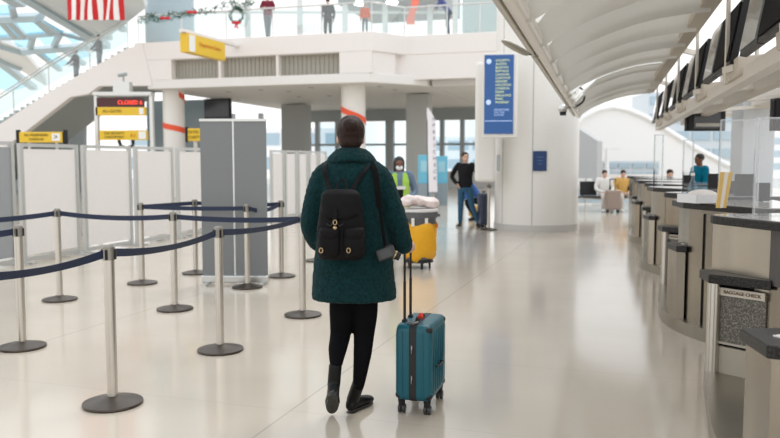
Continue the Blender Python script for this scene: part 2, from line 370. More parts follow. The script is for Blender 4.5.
for py in (12, -14):
    p = at(300, py, 42); bm = nb(); box(bm, (p.x, 42.1, p.z), (16, .12, .12)); struct('trim_%d' % wi, bm, MATS['pale_mullion']); wi += 1
# ------------------------------------------------------------------ railings
def railing(path, label, h=1.05, post=2.0, curve=False):
    t = thing('glass_balustrade', label, 'railing', tuple(path[0])); L = []
    for i in range(len(path)-1):
        a = Vector(path[i]); b_ = Vector(path[i+1]); d = (b_-a).length; k = max(1, round(d/post))
        for j in range(k):
            p = a+(b_-a)*(j/k); q = a+(b_-a)*((j+1)/k); u = Vector((0, 0, 1))
            bm = nb(); g = (q-p).normalized()*.04; tn = (q-p).cross(u).normalized()*.012
            extr(bm, [p+g+u*.06, q-g+u*.06, q-g+u*(h-.06), p+g+u*(h-.06)], tn); obj('glass_panel', bm, GREEN_G, t, True)
            bm = nb(); cyl(bm, p, p+u*h, .025, seg=8); obj('post', bm, ALU, t, True)
        bm = nb(); cyl(bm, a+Vector((0,0,h)), b_+Vector((0,0,h)), .035, seg=10); obj('handrail', bm, ALU, t, True)
    bm = nb(); p = Vector(path[-1]); cyl(bm, p, p+Vector((0,0,h)), .025, seg=8); obj('post', bm, ALU, t, True)
    return t
r = lambda s, t: Fp(s, t, TOPZ)
railing([r(sL, .15), r(sR-.05, .15), r(sR+.8, 1.5), r(sF(446, 1.5), 1.5)], 'long glass balustrade with metal handrail along the upper level')
railing([r(sF(452, 1.5), 1.5), r(sF(478, 1.5), 1.5), r(sF(520, 1.5), 1.5)], 'short glass balustrade at the right end of the upper level', post=1.5)
railing([onF(x, y, .1) for x, y in ((-20, 136), (49, 92), (90, 68.5), (128, 48))], 'sloping glass balustrade climbing along the stair')
railing([onF(x, y, 3.0) for x, y in ((-20, 130), (49, 86), (90, 63), (128, 43))], 'second sloping glass balustrade on the far side of the stair')
# garland and wreath
GRN = M('garland_green', (.035,.11,.06), .8, noise_amt=.5, nscale=40); RED = M('bow_red', (.65,.02,.03), .5)
bm = nb(); random.seed(7)
ga = [onF(x, y, .05) for x, y in ((141, 22), (150, 16), (160, 19), (172, 15), (184, 14), (195, 12), (208, 10), (221, 6), (232, 2), (238, 7), (246, 4), (252, 1))]
G = spline(ga, 6)
for p in G:
    for k in range(7):
        q = p+Vector((random.uniform(-.14, .14), random.uniform(-.05, .05), random.uniform(-.12, .12)))
        cyl(bm, q, q+Vector((random.uniform(-.1, .1), 0, random.uniform(-.1, .1))), .02, .004, 5)
t = thing('garland', 'green garland with red bows hanging along the upper glass balustrade', 'garland', tuple(G[0]))
obj('branches', bm, GRN, t, True)
for x, y in ((192, 12), (165, 18)):
    bm = nb(); p = onF(x, y, -.02); ell(bm, p+Vector((-.1,0,0)), (.11, .05, .06), seg=10); ell(bm, p+Vector((.1,0,0)), (.11, .05, .06), seg=10); ell(bm, p, (.05, .06, .05), seg=8); obj('bow', bm, RED, t, True)
wc = onF(236.5, 15.5, -.1); t = thing('wreath', 'round green wreath with a red bow hung on the upper balustrade', 'wreath', tuple(wc))
bm = nb()
for i in range(260):
    a = random.uniform(0, 2*PI); p = wc+Vector((math.cos(a)*.24, 0, math.sin(a)*.27))+Vector([random.uniform(-.055, .055) for _ in range(3)])
    cyl(bm, p, p+Vector((random.uniform(-.06, .06), random.uniform(-.05, .02), random.uniform(-.06, .06))), .018, .004, 5)
obj('branches', bm, GRN, t, True)
bm = nb(); p = wc+Vector((0, -.06, -.28)); ell(bm, p+Vector((-.08,0,.01)), (.09, .04, .06), seg=10); ell(bm, p+Vector((.08,0,.01)), (.09, .04, .06), seg=10)
bar(bm, p, p+Vector((-.06, 0, -.2)), .05, .01, (0,1,0)); bar(bm, p, p+Vector((.05, 0, -.22)), .05, .01, (0,1,0)); obj('bow', bm, RED, t, True)
# red banner at the upper level, ceiling lamps
bm = nb(); a = onF(409, -10, 3); c = onF(417, 24, 3); rows = []
for i in range(9):
    q = i/8; zz = a.z+(c.z-a.z)*q; rows.append([Vector((a.x+.1*math.sin(q*5), a.y, zz)), Vector((c.x+.1*math.sin(q*5+.4), a.y, zz)), Vector((c.x+.1*math.sin(q*5+.4), a.y+.02, zz)), Vector((a.x+.1*math.sin(q*5), a.y+.02, zz))])
loft(bm, rows); tag(obj('hanging_banner', bm, M('coral_banner', (.85,.22,.15), .6)), 'coral red banner hanging over the upper level', 'banner')
for i, (x, y) in enumerate(((360, 3.5), (392, 2.5))):
    p = at(x, y, 40.8); t = thing('ceiling_lamp', ('round bright ceiling lamp on the upper level, left of the coral banner', 'round bright ceiling lamp on the upper level just beside the coral banner')[i], 'lamp', tuple(p))
    bm = nb(); cyl(bm, p+Vector((0,0,.05)), p+Vector((0,0,at(402, 12, 44).z-p.z+.01)), .25, seg=20); obj('housing', bm, ALU, t, True)
    bm = nb(); ell(bm, p, (.33, .33, .12)); obj('diffuser', bm, M('lamp_glow', (1,1,1), .5, emit=(1,.96,.88), estr=2.5), t, True)
# ================================================================== SKYLIGHT ROOF, upper left
def roofY(px, py): return 30+py*.22+(110-px)*.03
def rp_(px, py): return at(px, py, roofY(px, py))
RB_ = M('roof_white', (.76,.78,.78), .5); RF_ = M('roof_frame_blue', (.47,.57,.61), .45)
def rbar(name, a, b_, wd, ht, m): bm = nb(); bar(bm, rp_(*a), rp_(*b_), wd, ht, (0, -.6, .8)); o = obj(name, bm, m); o['kind'] = 'structure'; return o
def rpoly(name, pts, th, m): bm = nb(); extr(bm, [rp_(*p) for p in pts], (0, th*.8, th)); o = obj(name, bm, m); o['kind'] = 'structure'; return o
rpoly('ceiling_hall', [(20, -8), (140, -8), (146, 8), (118, 30), (98, 44), (60, 20)], .25, RB_)
rpoly('ceiling_hall', [(-20, 34), (0, 41), (22, 50), (45, 78), (46, 86), (0, 58), (-20, 45)], .25, RB_)
rpoly('ceiling_hall', [(-60, -30), (-5, -20), (20, -8), (20, -2), (-10, -2), (-60, -2)], .25, RB_)
for a, c in (((20, -6), (106, 46)), ((-10, 42), (24, 52)), ((24, 51), (106, 45)), ((-10, 19), (40, 17)), ((-8, -12), (20, 4)), ((0, 62), (34, 88)), ((-10, 56), (20, 68))):
    rbar('trim_90', a, c, .5, .3, RF_)
for a, c in (((0, 20), (16, 38)), ((9, 21), (26, 38)), ((34, 18), (52, 34)), ((38, 20), (60, 33)), ((-5, 38), (26, 37)), ((26, 36), (62, 33)), ((62, 33), (90, 40)), ((33, 37), (30, 48)), ((60, 34), (54, 46)), ((12, 7), (14, 17)), ((60, 47), (84, 64)), ((36, 51), (60, 70)), ((58, 12), (104, 40)), ((86, 22), (110, 38)), ((110, 20), (124, 30))):
    rbar('trim_90', a, c, .30, .2, RF_)
k = 30
for q in ([(-8, 5), (8, 5), (13, 11), (9, 15), (-8, 15)], [(-8, 22), (6, 23), (20, 36), (-8, 37)], [(12, 21), (30, 20), (47, 33), (28, 35)], [(38, 19), (64, 32), (56, 33)], [(12, 39), (26, 38), (33, 41), (31, 47), (18, 47)], [(36, 37), (54, 35), (59, 40), (55, 44), (44, 45)], [(62, 34), (72, 34), (84, 41), (72, 43)], [(33, 52), (50, 50), (70, 64), (60, 68)], [(58, 49), (80, 47), (92, 56), (76, 60)], [(0, 66), (30, 86), (10, 92), (-4, 88)]):
    rpoly('window_%d' % k, q, .04, SKYG); k += 1
# flag
fl = thing('striped_flag', 'red and white striped flag hanging down at the top left', 'flag', tuple(at(95, -60, 22)))
FR = M('flag_red', (.55,.005,.008), .6); FW = M('flag_white', (.85,.83,.80), .6)
xs = [67+56.5*i/13 for i in range(14)]
for i in range(13):
    bm = nb(); rows = []
    for j in range(13):
        q = j/12; py = -70+q*90; wob = lambda x: .05*math.sin(x*.33+q*6)
        a = at(xs[i], py, 22); c = at(xs[i+1], py, 22); sag = .6*math.sin(q*PI)*0
        a.y += wob(xs[i]); c.y += wob(xs[i+1]); a.x += .03*math.sin(q*7+i); c.x += .03*math.sin(q*7+i+1)
        rows.append([a, c, c+Vector((0, .012, 0)), a+Vector((0, .012, 0))])
    loft(bm, rows); obj('stripe', bm, FR if i % 2 == 0 else FW, fl, True)
bm = nb(); cyl(bm, at(62, -70, 22), at(128, -70, 22), .03); obj('pole', bm, ALU, fl, True)
# ================================================================== SIGNS on the left
def sign_box(t, c, wdt, hgt, dep, rz, mat, name='panel'):
    bm = nb(); box(bm, c, (wdt, dep, hgt), rz); return obj(name, bm, mat, t, True, bevel=.01)
INK = M('sign_ink', (.10,.06,.01), .5); INK2 = M('sign_orange_ink', (.62,.16,.01), .5); SW = M('sign_white', (.85,.85,.82), .5)
# cantilevered yellow sign
hl = at(183.5, 42, 25.9); hr = at(222, 50, 28.2)
t = thing('hanging_sign', 'yellow sign reading Departure Gates on an arm from the upper level', 'sign', tuple(hl))
d = (hr-hl); d.z = 0; ang = math.atan2(d.y, d.x); L_ = d.length; ztop = at(184, 33, 25.9).z; zb = at(184, 52, 25.9).z; mid = (hl+hr)/2
sign_box(t, (mid.x, mid.y, (ztop+zb)/2), L_, ztop-zb, .28, ang, YEL)
bm = nb(); u = d.normalized(); nn_ = Vector((u.y, -u.x, 0)); cI = Vector((mid.x, mid.y, (ztop+zb)/2))-u*(L_/2-.28)+nn_*.15
box(bm, cI, (.34, .02, ztop-zb-.08), ang); obj('icon_plate', bm, SW, t, True)
text('lettering', 'Departure Gates', .2, INK2, t, tuple(Vector((mid.x, mid.y, (ztop+zb)/2+.04))+u*.2+nn_*.155-Vector(t.location)), (PI/2, 0, ang))
bm = nb(); e0 = Vector((hl.x, hl.y, ztop+.07)); bar(bm, e0-u*.1, e0+u*(L_+1.3), .2, .1); obj('arm', bm, WHITE, t, True)
# yellow sign on posts
def low_sign(px0, px1, py0, py1, Y, label, line1, line2, ends=True, post_px=None, icon=True):
    a = at(px0, (py0+py1)/2, Y); c = at(px1, (py0+py1)/2, Y); z0 = at(px0, py1, Y).z; z1 = at(px0, py0, Y).z
    t = thing('direction_sign', label, 'sign', (a.x+(.25), Y+.06, 0)); W_ = c.x-a.x
    bm = nb(); box(bm, ((a.x+c.x)/2, Y, (z0+z1)/2), (W_, .08, z1-z0)); obj('panel', bm, YEL, t, True, bevel=.01)
    if icon: bm = nb(); box(bm, (c.x-.12, Y-.045, (z0+z1)/2), (.16, .01, (z1-z0)*.7)); obj('icon_plate', bm, SW, t, True); text('arrow', '>', (z1-z0)*.7, INK, t, (c.x-.12-t.location.x, Y-.055-t.location.y, (z0+z1)/2), (PI/2, 0, 0))
    for i, ln in enumerate((line1, line2)):
        if ln: text('lettering', ln, (z1-z0)*.30, INK, t, (a.x+W_*.40-t.location.x, Y-.048-t.location.y, (z0+z1)/2+(z1-z0)*(.2-.4*i)), (PI/2, 0, 0))
    if ends:
        for x in (a.x-.03, c.x+.05):
            bm = nb(); cyl(bm, (x, Y, z0-.03), (x, Y, z1+.04), .045, seg=12); obj('end_cap', bm, DARK, t, True)
    for x in (post_px or (a.x+.15, c.x-.15)):
        bm = nb(); cyl(bm, (x, Y+.06, 0), (x, Y+.06, z0+.05), .025, seg=12); obj('post', bm, STEEL, t, True)
        bm = nb(); cyl(bm, (x, Y+.06, 0), (x, Y+.06, .02), .16, seg=24); obj('foot', bm, DARK, t, True)
    return t
low_sign(20, 63, 132, 142.5, 15, 'low yellow sign with black ends standing behind the leftmost white partition', 'ALL PASSENGERS', 'CHECK IN')
low_sign(188, 201.5, 128.5, 141, 19.5, 'small yellow sign half hidden by the grey banner stand', 'GATES', 'SECURITY', icon=False)
# gantry with red LED display
Y = 16.8; t = thing('sign_gantry', 'metal gantry with a red lit display and yellow signs above the partitions', 'gantry', tuple(at(97, 160, Y)*1.0)); t.location.z = 0
zt = at(100, 94, Y).z
for px in (96.5, 151.5):
    p = at(px, 100, Y); bm = nb(); box(bm, (p.x, Y, zt/2), (.07, .12, zt)); obj('post', bm, ALU, t, True)
bm = nb(); a = at(95, 96, Y); c = at(153, 96, Y); box(bm, ((a.x+c.x)/2, Y, zt), (c.x-a.x, .3, .07)); obj('top_rail', bm, ALU, t, True)
def gpanel(name, x0, x1, y0, y1, m, dy=0, dep=.12):
    a = at(x0, y0, Y); c = at(x1, y1, Y); bm = nb(); box(bm, ((a.x+c.x)/2, Y+dy, (a.z+c.z)/2), (c.x-a.x, dep, a.z-c.z)); return obj(name, bm, m, t, True)
gpanel('display', 97.5, 144, 98, 107, M('led_backing', (.07,.01,.012), .3))
LED = M('led_red', (.9,.05,.03), .5, emit=(1,.06,.03), estr=1.6)
p = at(131, 102.8, Y); text('display_digits', 'CLOSED 6', .12, LED, t, (p.x-t.location.x, -.07, p.z), (PI/2, 0, 0))
gpanel('sign_panel', 96.5, 146, 107.3, 115.5, YEL); gpanel('icon_plate', 140, 144.5, 108.2, 114.5, SW, -.065, .01)
p = at(113, 111.4, Y); text('lettering', 'ALL GATES', .085, INK, t, (p.x-t.location.x, -.065, p.z), (PI/2, 0, 0))
gpanel('sign_panel', 100.5, 147.5, 130.5, 140, YEL); gpanel('icon_plate', 139.5, 147, 131.5, 139, SW, -.065, .01)
for s_, py in (('TSA SECURITY', 133.4), ('CHECKPOINT', 137.2)):
    p = at(113, py, Y); text('lettering', s_, .07, INK, t, (p.x-t.location.x+.05, -.065, p.z), (PI/2, 0, 0))
p = at(134, 135.5, Y); text('arrow', 'A1', .12, INK2, t, (p.x-t.location.x, -.065, p.z), (PI/2, 0, 0))
bm = nb(); tube(bm, [at(119, 141, Y), at(121, 146, Y), at(127, 148, Y), at(133, 146, Y), at(133, 141, Y)], .04, 8); obj('handle', bm, DARK, t, True)
# camera box on top
p = at(123, 92, 16.9); t = thing('camera_box', 'grey box with a small camera on top of the gantry', 'camera', (p.x, p.y, zt+.035))
bm = nb(); box(bm, (0, 0, .12), (.36, .24, .24)); obj('housing', bm, ALU, t, bevel=.01)
bm = nb(); cyl(bm, (.02, 0, .24), (.02, 0, .36), .02); obj('stem', bm, GREYP, t)
bm = nb(); cyl(bm, (-.09, -.04, .37), (.1, 0, .41), .04); obj('lens_body', bm, GREYP, t)
# dark screen on the left wall, under the upper level
p0 = onF(205, 99, 4.9); p1 = onF(231, 118, 4.9)
bm = nb(); box(bm, ((p0.x+p1.x)/2, (p0.y+p1.y)/2, (p0.z+p1.z)/2), ((p1-p0).xy.length, .15, p0.z-p1.z), FA); t = thing('wall_screen', 'dark screen hanging high on the blue grey wall', 'screen', ((p0.x+p1.x)/2, (p0.y+p1.y)/2, p1.z)); obj('housing', bm, DARK, t, True)
bm = nb(); box(bm, ((p0.x+p1.x)/2-.03, (p0.y+p1.y)/2-.09, (p0.z+p1.z)/2), ((p1-p0).xy.length*.93, .02, (p0.z-p1.z)*.9), FA); obj('display', bm, SCREEN, t, True)
# downlights in the soffit
for i, (x, tt) in enumerate([(230, 2), (262, 1.5), (290, 2.5), (240, 6), (312, 1.2), (330, 5), (380, 1.5), (395, 3), (300, 5), (352, 5)]):
    p = Fp(sF(x, tt), tt, LOWB-.012); bm = nb(); cyl(bm, p, p+Vector((0, 0, .02)), .11, seg=16)
    tag(obj('downlight', bm, GREYP), 'small dark round downlight set in the underside of the upper level', 'downlight', 'downlights under the upper level')
# ================================================================== PARTITIONS
PW = M('partition_white', (.86,.83,.80), .3, trans=.2); PG = M('partition_grey', (.30,.31,.32), .3); PF = M('partition_frame', (.50,.50,.48), .35, .5)
def part_pt(px):
    m = (px-CX)/F; Yp = -8.895/(m-.328); return Vector((m*Yp, Yp, 0))
pgr = 'white framed partitions standing in a row'
spans = [(-60, 14, PG), (20, 78, PW), (83, 131, PW), (135, 173, PW), (177, 205, PW), (207, 229, PW), (231, 249, PW), (251, 266, PW), (271, 283.5, PW), (285, 296, PW), (298, 307, PW), (309, 317, PW), (319, 326, PW)]
plabels = ['grey framed partition cut by the left edge of the picture', 'white framed partition behind the yellow sign, first from the left', 'white framed partition below the left half of the gantry', 'white framed partition below the left white column', 'white framed partition just left of the grey banner stand']+['white framed partition behind the grey banner stand']*3+['white framed partition right beside the grey banner stand', 'second white framed partition right of the grey banner stand', 'third white framed partition right of the grey banner stand', 'white framed partition next to the woman\'s left shoulder', 'farthest white framed partition half behind the woman']
for i, (x0, x1, mt) in enumerate(spans):
    a = part_pt(x0); c = part_pt(x1); d = c-a; L_ = d.length; an = math.atan2(d.y, d.x); m_ = (a+c)/2
    t = thing('partition', plabels[i], 'partition', tuple(m_), an, pgr)
    h = 1.74 if i else 1.76
    bm = nb(); box(bm, (0, 0, .09+(h-.14)/2), (L_-.1, .03, h-.2)); obj('panel', bm, mt, t)
    for sx_ in (-1, 1):
        bm = nb(); box(bm, (sx_*(L_/2-.03), 0, h/2), (.06, .06, h)); obj('post', bm, PF, t)
        bm = nb(); box(bm, (sx_*(L_/2-.03), 0, .012), (.1, .4, .024)); obj('foot', bm, PF, t)
    bm = nb(); box(bm, (0, 0, h-.025), (L_-.12, .05, .05)); obj('top_rail', bm, PF, t)
    bm = nb(); box(bm, (0, 0, .06), (L_-.12, .05, .06)); obj('bottom_rail', bm, PF, t)
# ================================================================== BANNER STAND
g = gnd(235.5, 284); t = thing('banner_stand', 'tall grey roll up banner stand seen from behind among the barrier posts', 'banner', tuple(g), -.02)
BG = M('banner_grey', (.20,.21,.21), .55); k = g.y/F
for nm, x0, x1 in (('banner_sheet', -33, -.8), ('banner_sheet', .8, 33)):
    bm = nb(); box(bm, ((x0+x1)/2*k, 0, 1.04), ((x1-x0)*k, .012, 1.86)); obj(nm, bm, BG, t)
bm = nb(); cyl(bm, (0, .0, .08), (0, .0, 1.98), .012); obj('pole', bm, M('pale_metal', (.75,.75,.74), .3, .5), t)
bm = nb(); box(bm, (0, 0, 1.975), (67*k, .03, .03)); obj('top_rail', bm, ALU, t)
bm = nb(); box(bm, (0, 0, .065), (68*k, .1, .09)); obj('base', bm, ALU, t, bevel=.015)
for s_ in (-1, 1):
    bm = nb(); box(bm, (s_*28*k, 0, .012), (.06, .38, .024)); obj('foot', bm, ALU, t)
# ================================================================== BARRIER POSTS AND BELTS
PB = M('post_base', (.085,.07,.058), .35, .8, .15, 8); NAVY = M('belt_navy', (.010,.020,.055), .6, noise_amt=.3, nscale=120, bump=.3, bscale=300)
bases = {'A': (113, 404), 'B': (22.5, 347.5), 'C': (60, 300), 'D': (220.5, 350.5), 'E': (175, 309.5), 'F': (142.5, 283.5), 'G': (247.5, 287.5), 'H': (281.5, 276.5), 'I': (303, 315.5), 'J': (196, 273.5), 'K': (317, 261)}
plab = {'A': 'nearest steel barrier post with a round base at the lower left', 'B': 'steel barrier post at the left edge ending the short belt', 'C': 'steel barrier post in front of the first white partition', 'D': 'steel barrier post in front of the grey banner stand', 'E': 'steel barrier post just left of the grey banner stand in the middle row', 'F': 'steel barrier post in front of the third white partition, back row', 'G': 'steel barrier post against the right half of the grey banner stand', 'H': 'steel barrier post just right of the grey banner stand', 'I': 'steel barrier post nearest to the walking woman', 'J': 'steel barrier post hidden behind the grey banner stand', 'K': 'steel barrier post standing behind the woman\'s coat'}
def make_post():
    t = thing('barrier_post', 'x', 'barrier post', (0,0,0), 0, 'steel queue barrier posts')
    bm = nb(); rings = [hring((0,0,z_), r_, r_, 40) for z_, r_ in ((0, .175), (.008, .18), (.018, .178), (.03, .13), (.042, .06), (.055, .036))]; loft(bm, rings); obj('base', bm, PB, t, smooth=40)
    bm = nb(); cyl(bm, (0,0,.05), (0,0,.9), .032, seg=28); obj('pole', bm, STEEL, t, smooth=40)
    bm = nb(); cyl(bm, (0,0,.895), (0,0,.975), .036, seg=28); cyl(bm, (0,0,.97), (0,0,.985), .032, .026, seg=28); obj('belt_head', bm, M('post_head', (.30,.28,.25), .4, .8), t, smooth=40)
    for a in range(4):
        bm = nb(); box(bm, (.038*math.cos(a*PI/2), .038*math.sin(a*PI/2), .93), (.014, .014, .06)); obj('clip', bm, DARK, t)
    return t
proto = make_post(); PP = {}
for i, (kx, (px, py)) in enumerate(bases.items()):
    o = proto if i == 0 else copy_tree(proto)
    g = gnd(px, py); o.location = g; o.rotation_euler = (0, 0, .2*i); o['label'] = plab[kx]; PP[kx] = g
for (px, py), lab in (((-60, 279), 'barrier post holding the far end of the nearest belt, beyond the left edge'), ((-40, 236), 'barrier post holding the far end of the short belt, beyond the left edge'), ((-30, 222), 'barrier post holding the belt that comes towards the first white partition')):
    o = copy_tree(proto); q = gnd(px, py, .935); o.location = (q.x, q.y, 0); o['label'] = lab
def belt(a, b_, label, sag=.03, z=.935, tw=0):
    a = Vector((a[0], a[1], z)); b_ = Vector((b_[0], b_[1], z)); d = (b_-a).normalized(); a = a+d*.045; b_ = b_-d*.045
    s = Vector((d.y, -d.x, 0)); rings = []
    for i in range(25):
        q = i/24; p = a+(b_-a)*q-Vector((0, 0, sag*4*q*(1-q))); an = tw*math.sin(q*PI)
        u = Vector((0,0,1))*math.cos(an)+s*math.sin(an); v = s*math.cos(an)-Vector((0,0,1))*math.sin(an)
        rings.append([p+u*.025+v*.0015, p+u*.025-v*.0015, p-u*.025-v*.0015, p-u*.025+v*.0015])
    bm = nb(); loft(bm, rings); tag(obj('barrier_belt', bm, NAVY), label, 'belt', 'navy queue barrier belts')
ext = lambda px, py: gnd(px, py, .935)
belt(ext(-60, 279), PP['A'], 'navy belt running from the left edge of the picture to the nearest post', .04, tw=.5)
belt(PP['A'], PP['D'], 'navy belt between the nearest post and the post before the grey banner', .04, tw=.5)
belt(PP['D'], PP['I'], 'navy belt between the banner\'s front post and the post by the woman', .03, tw=.4)
belt(ext(-40, 236), PP['B'], 'short navy belt ending at the post on the left edge', .01)
belt(ext(-30, 222), PP['C'], 'navy belt from the left edge to the post before the first partition', .01)
belt(PP['C'], PP['E'], 'navy belt crossing in front of the second white partition', .03)
belt(PP['E'], PP['I'], 'long navy belt crossing the grey banner stand in the middle row', .02)
belt(PP['F'], PP['G'], 'navy belt of the back row crossing the grey banner stand', .01)
belt(PP['F'], PP['J'], 'upper navy belt of the back row going behind the grey banner', .0)
belt(PP['G'], PP['H'], 'short navy belt right of the grey banner stand', .05)
belt(PP['J'], PP['H'], 'navy belt emerging from behind the grey banner stand on its right', .02)
# ================================================================== KIOSKS, FLAG behind
CYAN = M('kiosk_cyan', (.16,.50,.66), .4)
for i, (x0, x1, y0, Yk, lab) in enumerate(((418, 431, 155, 25, 'cyan blue kiosk panel left of the white feather flag'), (435.5, 447.5, 156, 25.6, 'cyan blue kiosk panel right of the white feather flag'))):
    a = at(x0, y0, Yk); c = at(x1, y0, Yk); t = thing('kiosk', lab, 'kiosk', ((a.x+c.x)/2, Yk, 0), 0, 'cyan kiosks')
    h = a.z; W_ = c.x-a.x
    bm = nb(); box(bm, (0, 0, h*.72), (W_, .12, h*.56)); obj('panel', bm, CYAN, t, bevel=.01)
    bm = nb(); box(bm, (0, 0, h*.22), (W_, .4, h*.44)); obj('cabinet', bm, BLUEG, t, bevel=.01)
    bm = nb(); box(bm, (0, -.065, h*.78), (W_*.6, .02, h*.22)); obj('screen', bm, M('kiosk_screen', (.35,.62,.72), .2), t)
t = thing('feather_flag', 'tall white feather flag with dark lettering standing behind the waste cart', 'flag', (at(434, 190, 23.5).x, 23.5, 0))
bm = nb(); L0 = []
for i in range(15):
    q = i/14; py = 108+84*q; zz = at(430, py, 23.5).z; x1 = at(430+6.2*q**.8, 0, 23.5).x-t.location.x; x0 = at(427.2+2.5*q, 0, 23.5).x-t.location.x
    if i == 0: x1 = x0+.05
    x1 = max(x1, x0+min(.26, .05+q*1.6)); yy = .03*math.sin(q*6)
    L0.append([Vector((x0, yy, zz)), Vector((x1, yy, zz)), Vector((x1, yy+.01, zz)), Vector((x0, yy+.01, zz))])
loft(bm, L0); obj('cloth', bm, M('flag_cloth', (.86,.83,.86), .6), t)
bm = nb(); tube(bm, [(-.18, .03, 0), (-.2, .03, 1.5), (-.22, .03, at(0, 108, 23.5).z)], [.016, .014, .008], 8); obj('pole', bm, DARK, t)
bm = nb(); cyl(bm, (-.18, .03, 0), (-.18, .03, .05), .25); obj('base', bm, DARK, t)
for i, ch in enumerate('XPRESCHECK'):
    text('letter', ch, .15, M('letter_plum', (.12,.09,.16), .5), t, (-.02+.006*i, -.035, at(0, 119+6.6*i, 23.5).z), (PI/2, 0, 0))
# ================================================================== COLUMN DISPLAY
Yd = 15.15
a = at(483.5, 53, Yd); c = at(516, 138, Yd+.12); t = thing('flight_display', 'blue flight information display mounted on the round column', 'display', ((a.x+c.x)/2, Yd, c.z))
W_ = c.x-a.x; H_ = a.z-c.z; t.rotation_euler.z = -.12
bm = nb(); box(bm, (0, .1, H_/2), (W_, .22, H_)); obj('housing', bm, WHITE2, t, bevel=.02)
bm = nb(); box(bm, (-.03, -.02, H_/2+.02), (W_*.84, .03, H_*.93)); obj('screen', bm, M('display_blue', (.015,.07,.22), .2, emit=(.01,.08,.26), estr=.35), t)
YG = M('display_text_yellow', (.72,.80,.40), .5, emit=(.7,.8,.35), estr=.3); PBL = M('display_text_pale', (.5,.62,.85), .5, emit=(.4,.55,.85), estr=.4)
random.seed(11)
rows_ = ['ATLANTA', 'AUSTIN', 'BOSTON', 'BUFFALO', 'CANCUN', 'CHICAGO', 'DENVER', 'HOUSTON', 'LONDON', 'MIAMI', 'ORLANDO', 'PARIS', 'PHOENIX', 'SAN JUAN', 'SEATTLE', 'TAMPA']
for i, s_ in enumerate(rows_[:13]):
    text('display_line', s_, .062, YG, t, (-.10, -.04, H_*(.91-.041*i)), (PI/2, 0, 0), .004, 'LEFT')
for i, s_ in enumerate(('DEPARTURES', 'ON TIME', 'GATE B2')): text('display_line', s_, .05, PBL, t, (-.12, -.04, H_*(.33-.03*i)), (PI/2, 0, 0), .004, 'LEFT')
for x_, zz in ((-.26, .9), (-.26, .42)):
    bm = nb(); ell(bm, (x_+.03, -.04, H_*zz), (.05, .008, .05), seg=14); obj('logo_mark', bm, PBL, t)
bm = nb(); box(bm, (-.03, -.038, H_*.20), (W_*.8, .006, .012)); obj('rule_line', bm, PBL, t)
a = at(533.5, 151, 15.7); c = at(547, 171, 15.7)
t = thing('wall_plaque', 'small blue square plaque on the round column', 'plaque', ((a.x+c.x)/2, cc.y-RB-.012, (a.z+c.z)/2))
bm = nb(); box(bm, (0, 0, 0), (c.x-a.x, .03, a.z-c.z)); obj('plate', bm, M('plaque_blue', (.015,.045,.15), .3), t, bevel=.005)
for i in range(3): bm = nb(); box(bm, (0, -.017, .08-.07*i), (.14-.03*i, .004, .018)); obj('text_line', bm, M('plaque_text', (.06,.14,.32), .4), t)
a = at(498.5, 163, 15.55); t = thing('wall_vent', 'narrow grey vent low on the left side of the round column', 'vent', (a.x, a.y, a.z))
bm = nb(); box(bm, (0, 0, 0), (.06, .05, .32)); obj('frame', bm, GREYP, t)
for i in range(6): bm = nb(); box(bm, (0, -.03, -.12+.048*i), (.04, .01, .02)); obj('slat', bm, ALU, t)
# stanchion with navy suitcase beside the column
g = gnd(488.5, 230); o = copy_tree(proto); o.location = g; o['label'] = 'pale barrier post standing just left of the round column'
g = gnd(483.5, 227.5); t = thing('suitcase', 'tall navy suitcase standing beside the pale post at the round column', 'suitcase', tuple(g), .1)
NV = M('navy_shell', (.02,.03,.06), .4)
bm = nb(); box(bm, (0, 0, .42), (.22, .40, .70)); obj('shell', bm, NV, t, bevel=.04)
for x_ in (-.08, .08):
    for y_ in (-.15, .15): bm = nb(); cyl(bm, (x_-.015, y_, .035), (x_+.015, y_, .035), .035, seg=14); obj('wheel', bm, DARK, t)
bm = nb(); tube(bm, [(0, -.1, .77), (0, -.08, .81), (0, .08, .81), (0, .1, .77)], .012, 8); obj('handle', bm, DARK, t)
# ================================================================== RIGHT BACKGROUND
bm = nb(); a = at(577, 130, 25); c = at(597.5, 142, 25); zz = 0.9
extr(bm, [at(576, 127, 25), at(597.5, 141, 25), Vector((c.x, 25, .9)), Vector((a.x, 25, .9))], (.3, .5, 0)); struct('wall_right', bm, M('grey_fin', (.45,.46,.47), .5), label='grey wall fin right of the round column')
t = thing('window_rail', 'long white rail in front of the far windows', 'rail', tuple(gnd(577, 205)))
a = at(560, 176, 25.6); c = at(665, 176, 25.6)
bm = nb(); bar(bm, a, c, .1, .12); obj('rail', bm, WHITE, t, True)
for i in range(5):
    p = a+(c-a)*(i/4); bm = nb(); cyl(bm, (p.x, p.y, 0), (p.x, p.y, p.z), .03, seg=10); obj('post', bm, ALU, t, True)
bm = nb(); box(bm, ((a.x+c.x)/2, a.y+.05, .30), (c.x-a.x, .04, .5)); obj('lower_panel', bm, M('pale_blue_panel', (.55,.66,.72), .4), t, True)
p = at(607, 160, 38); bm = nb(); cyl(bm, (p.x, 38, -.0), (p.x, 38, at(607, 148, 38).z), .14, .09, 10)
t = thing('mast', 'slim pale mast standing beyond the far windows', 'mast', (p.x, 38, 0)); obj('pole', bm, M('far_white', (.85,.86,.88)), t, True)
bm = nb(); box(bm, (p.x, 38, at(607, 149, 38).z), (1.2, .1, .1)); obj('crossarm', bm, MATS['far_white'], t, True)
p0 = gnd(612, 211.5); t = thing('bench', 'row of black waiting seats under the far white rail', 'bench', tuple(p0)); BY = p0.y
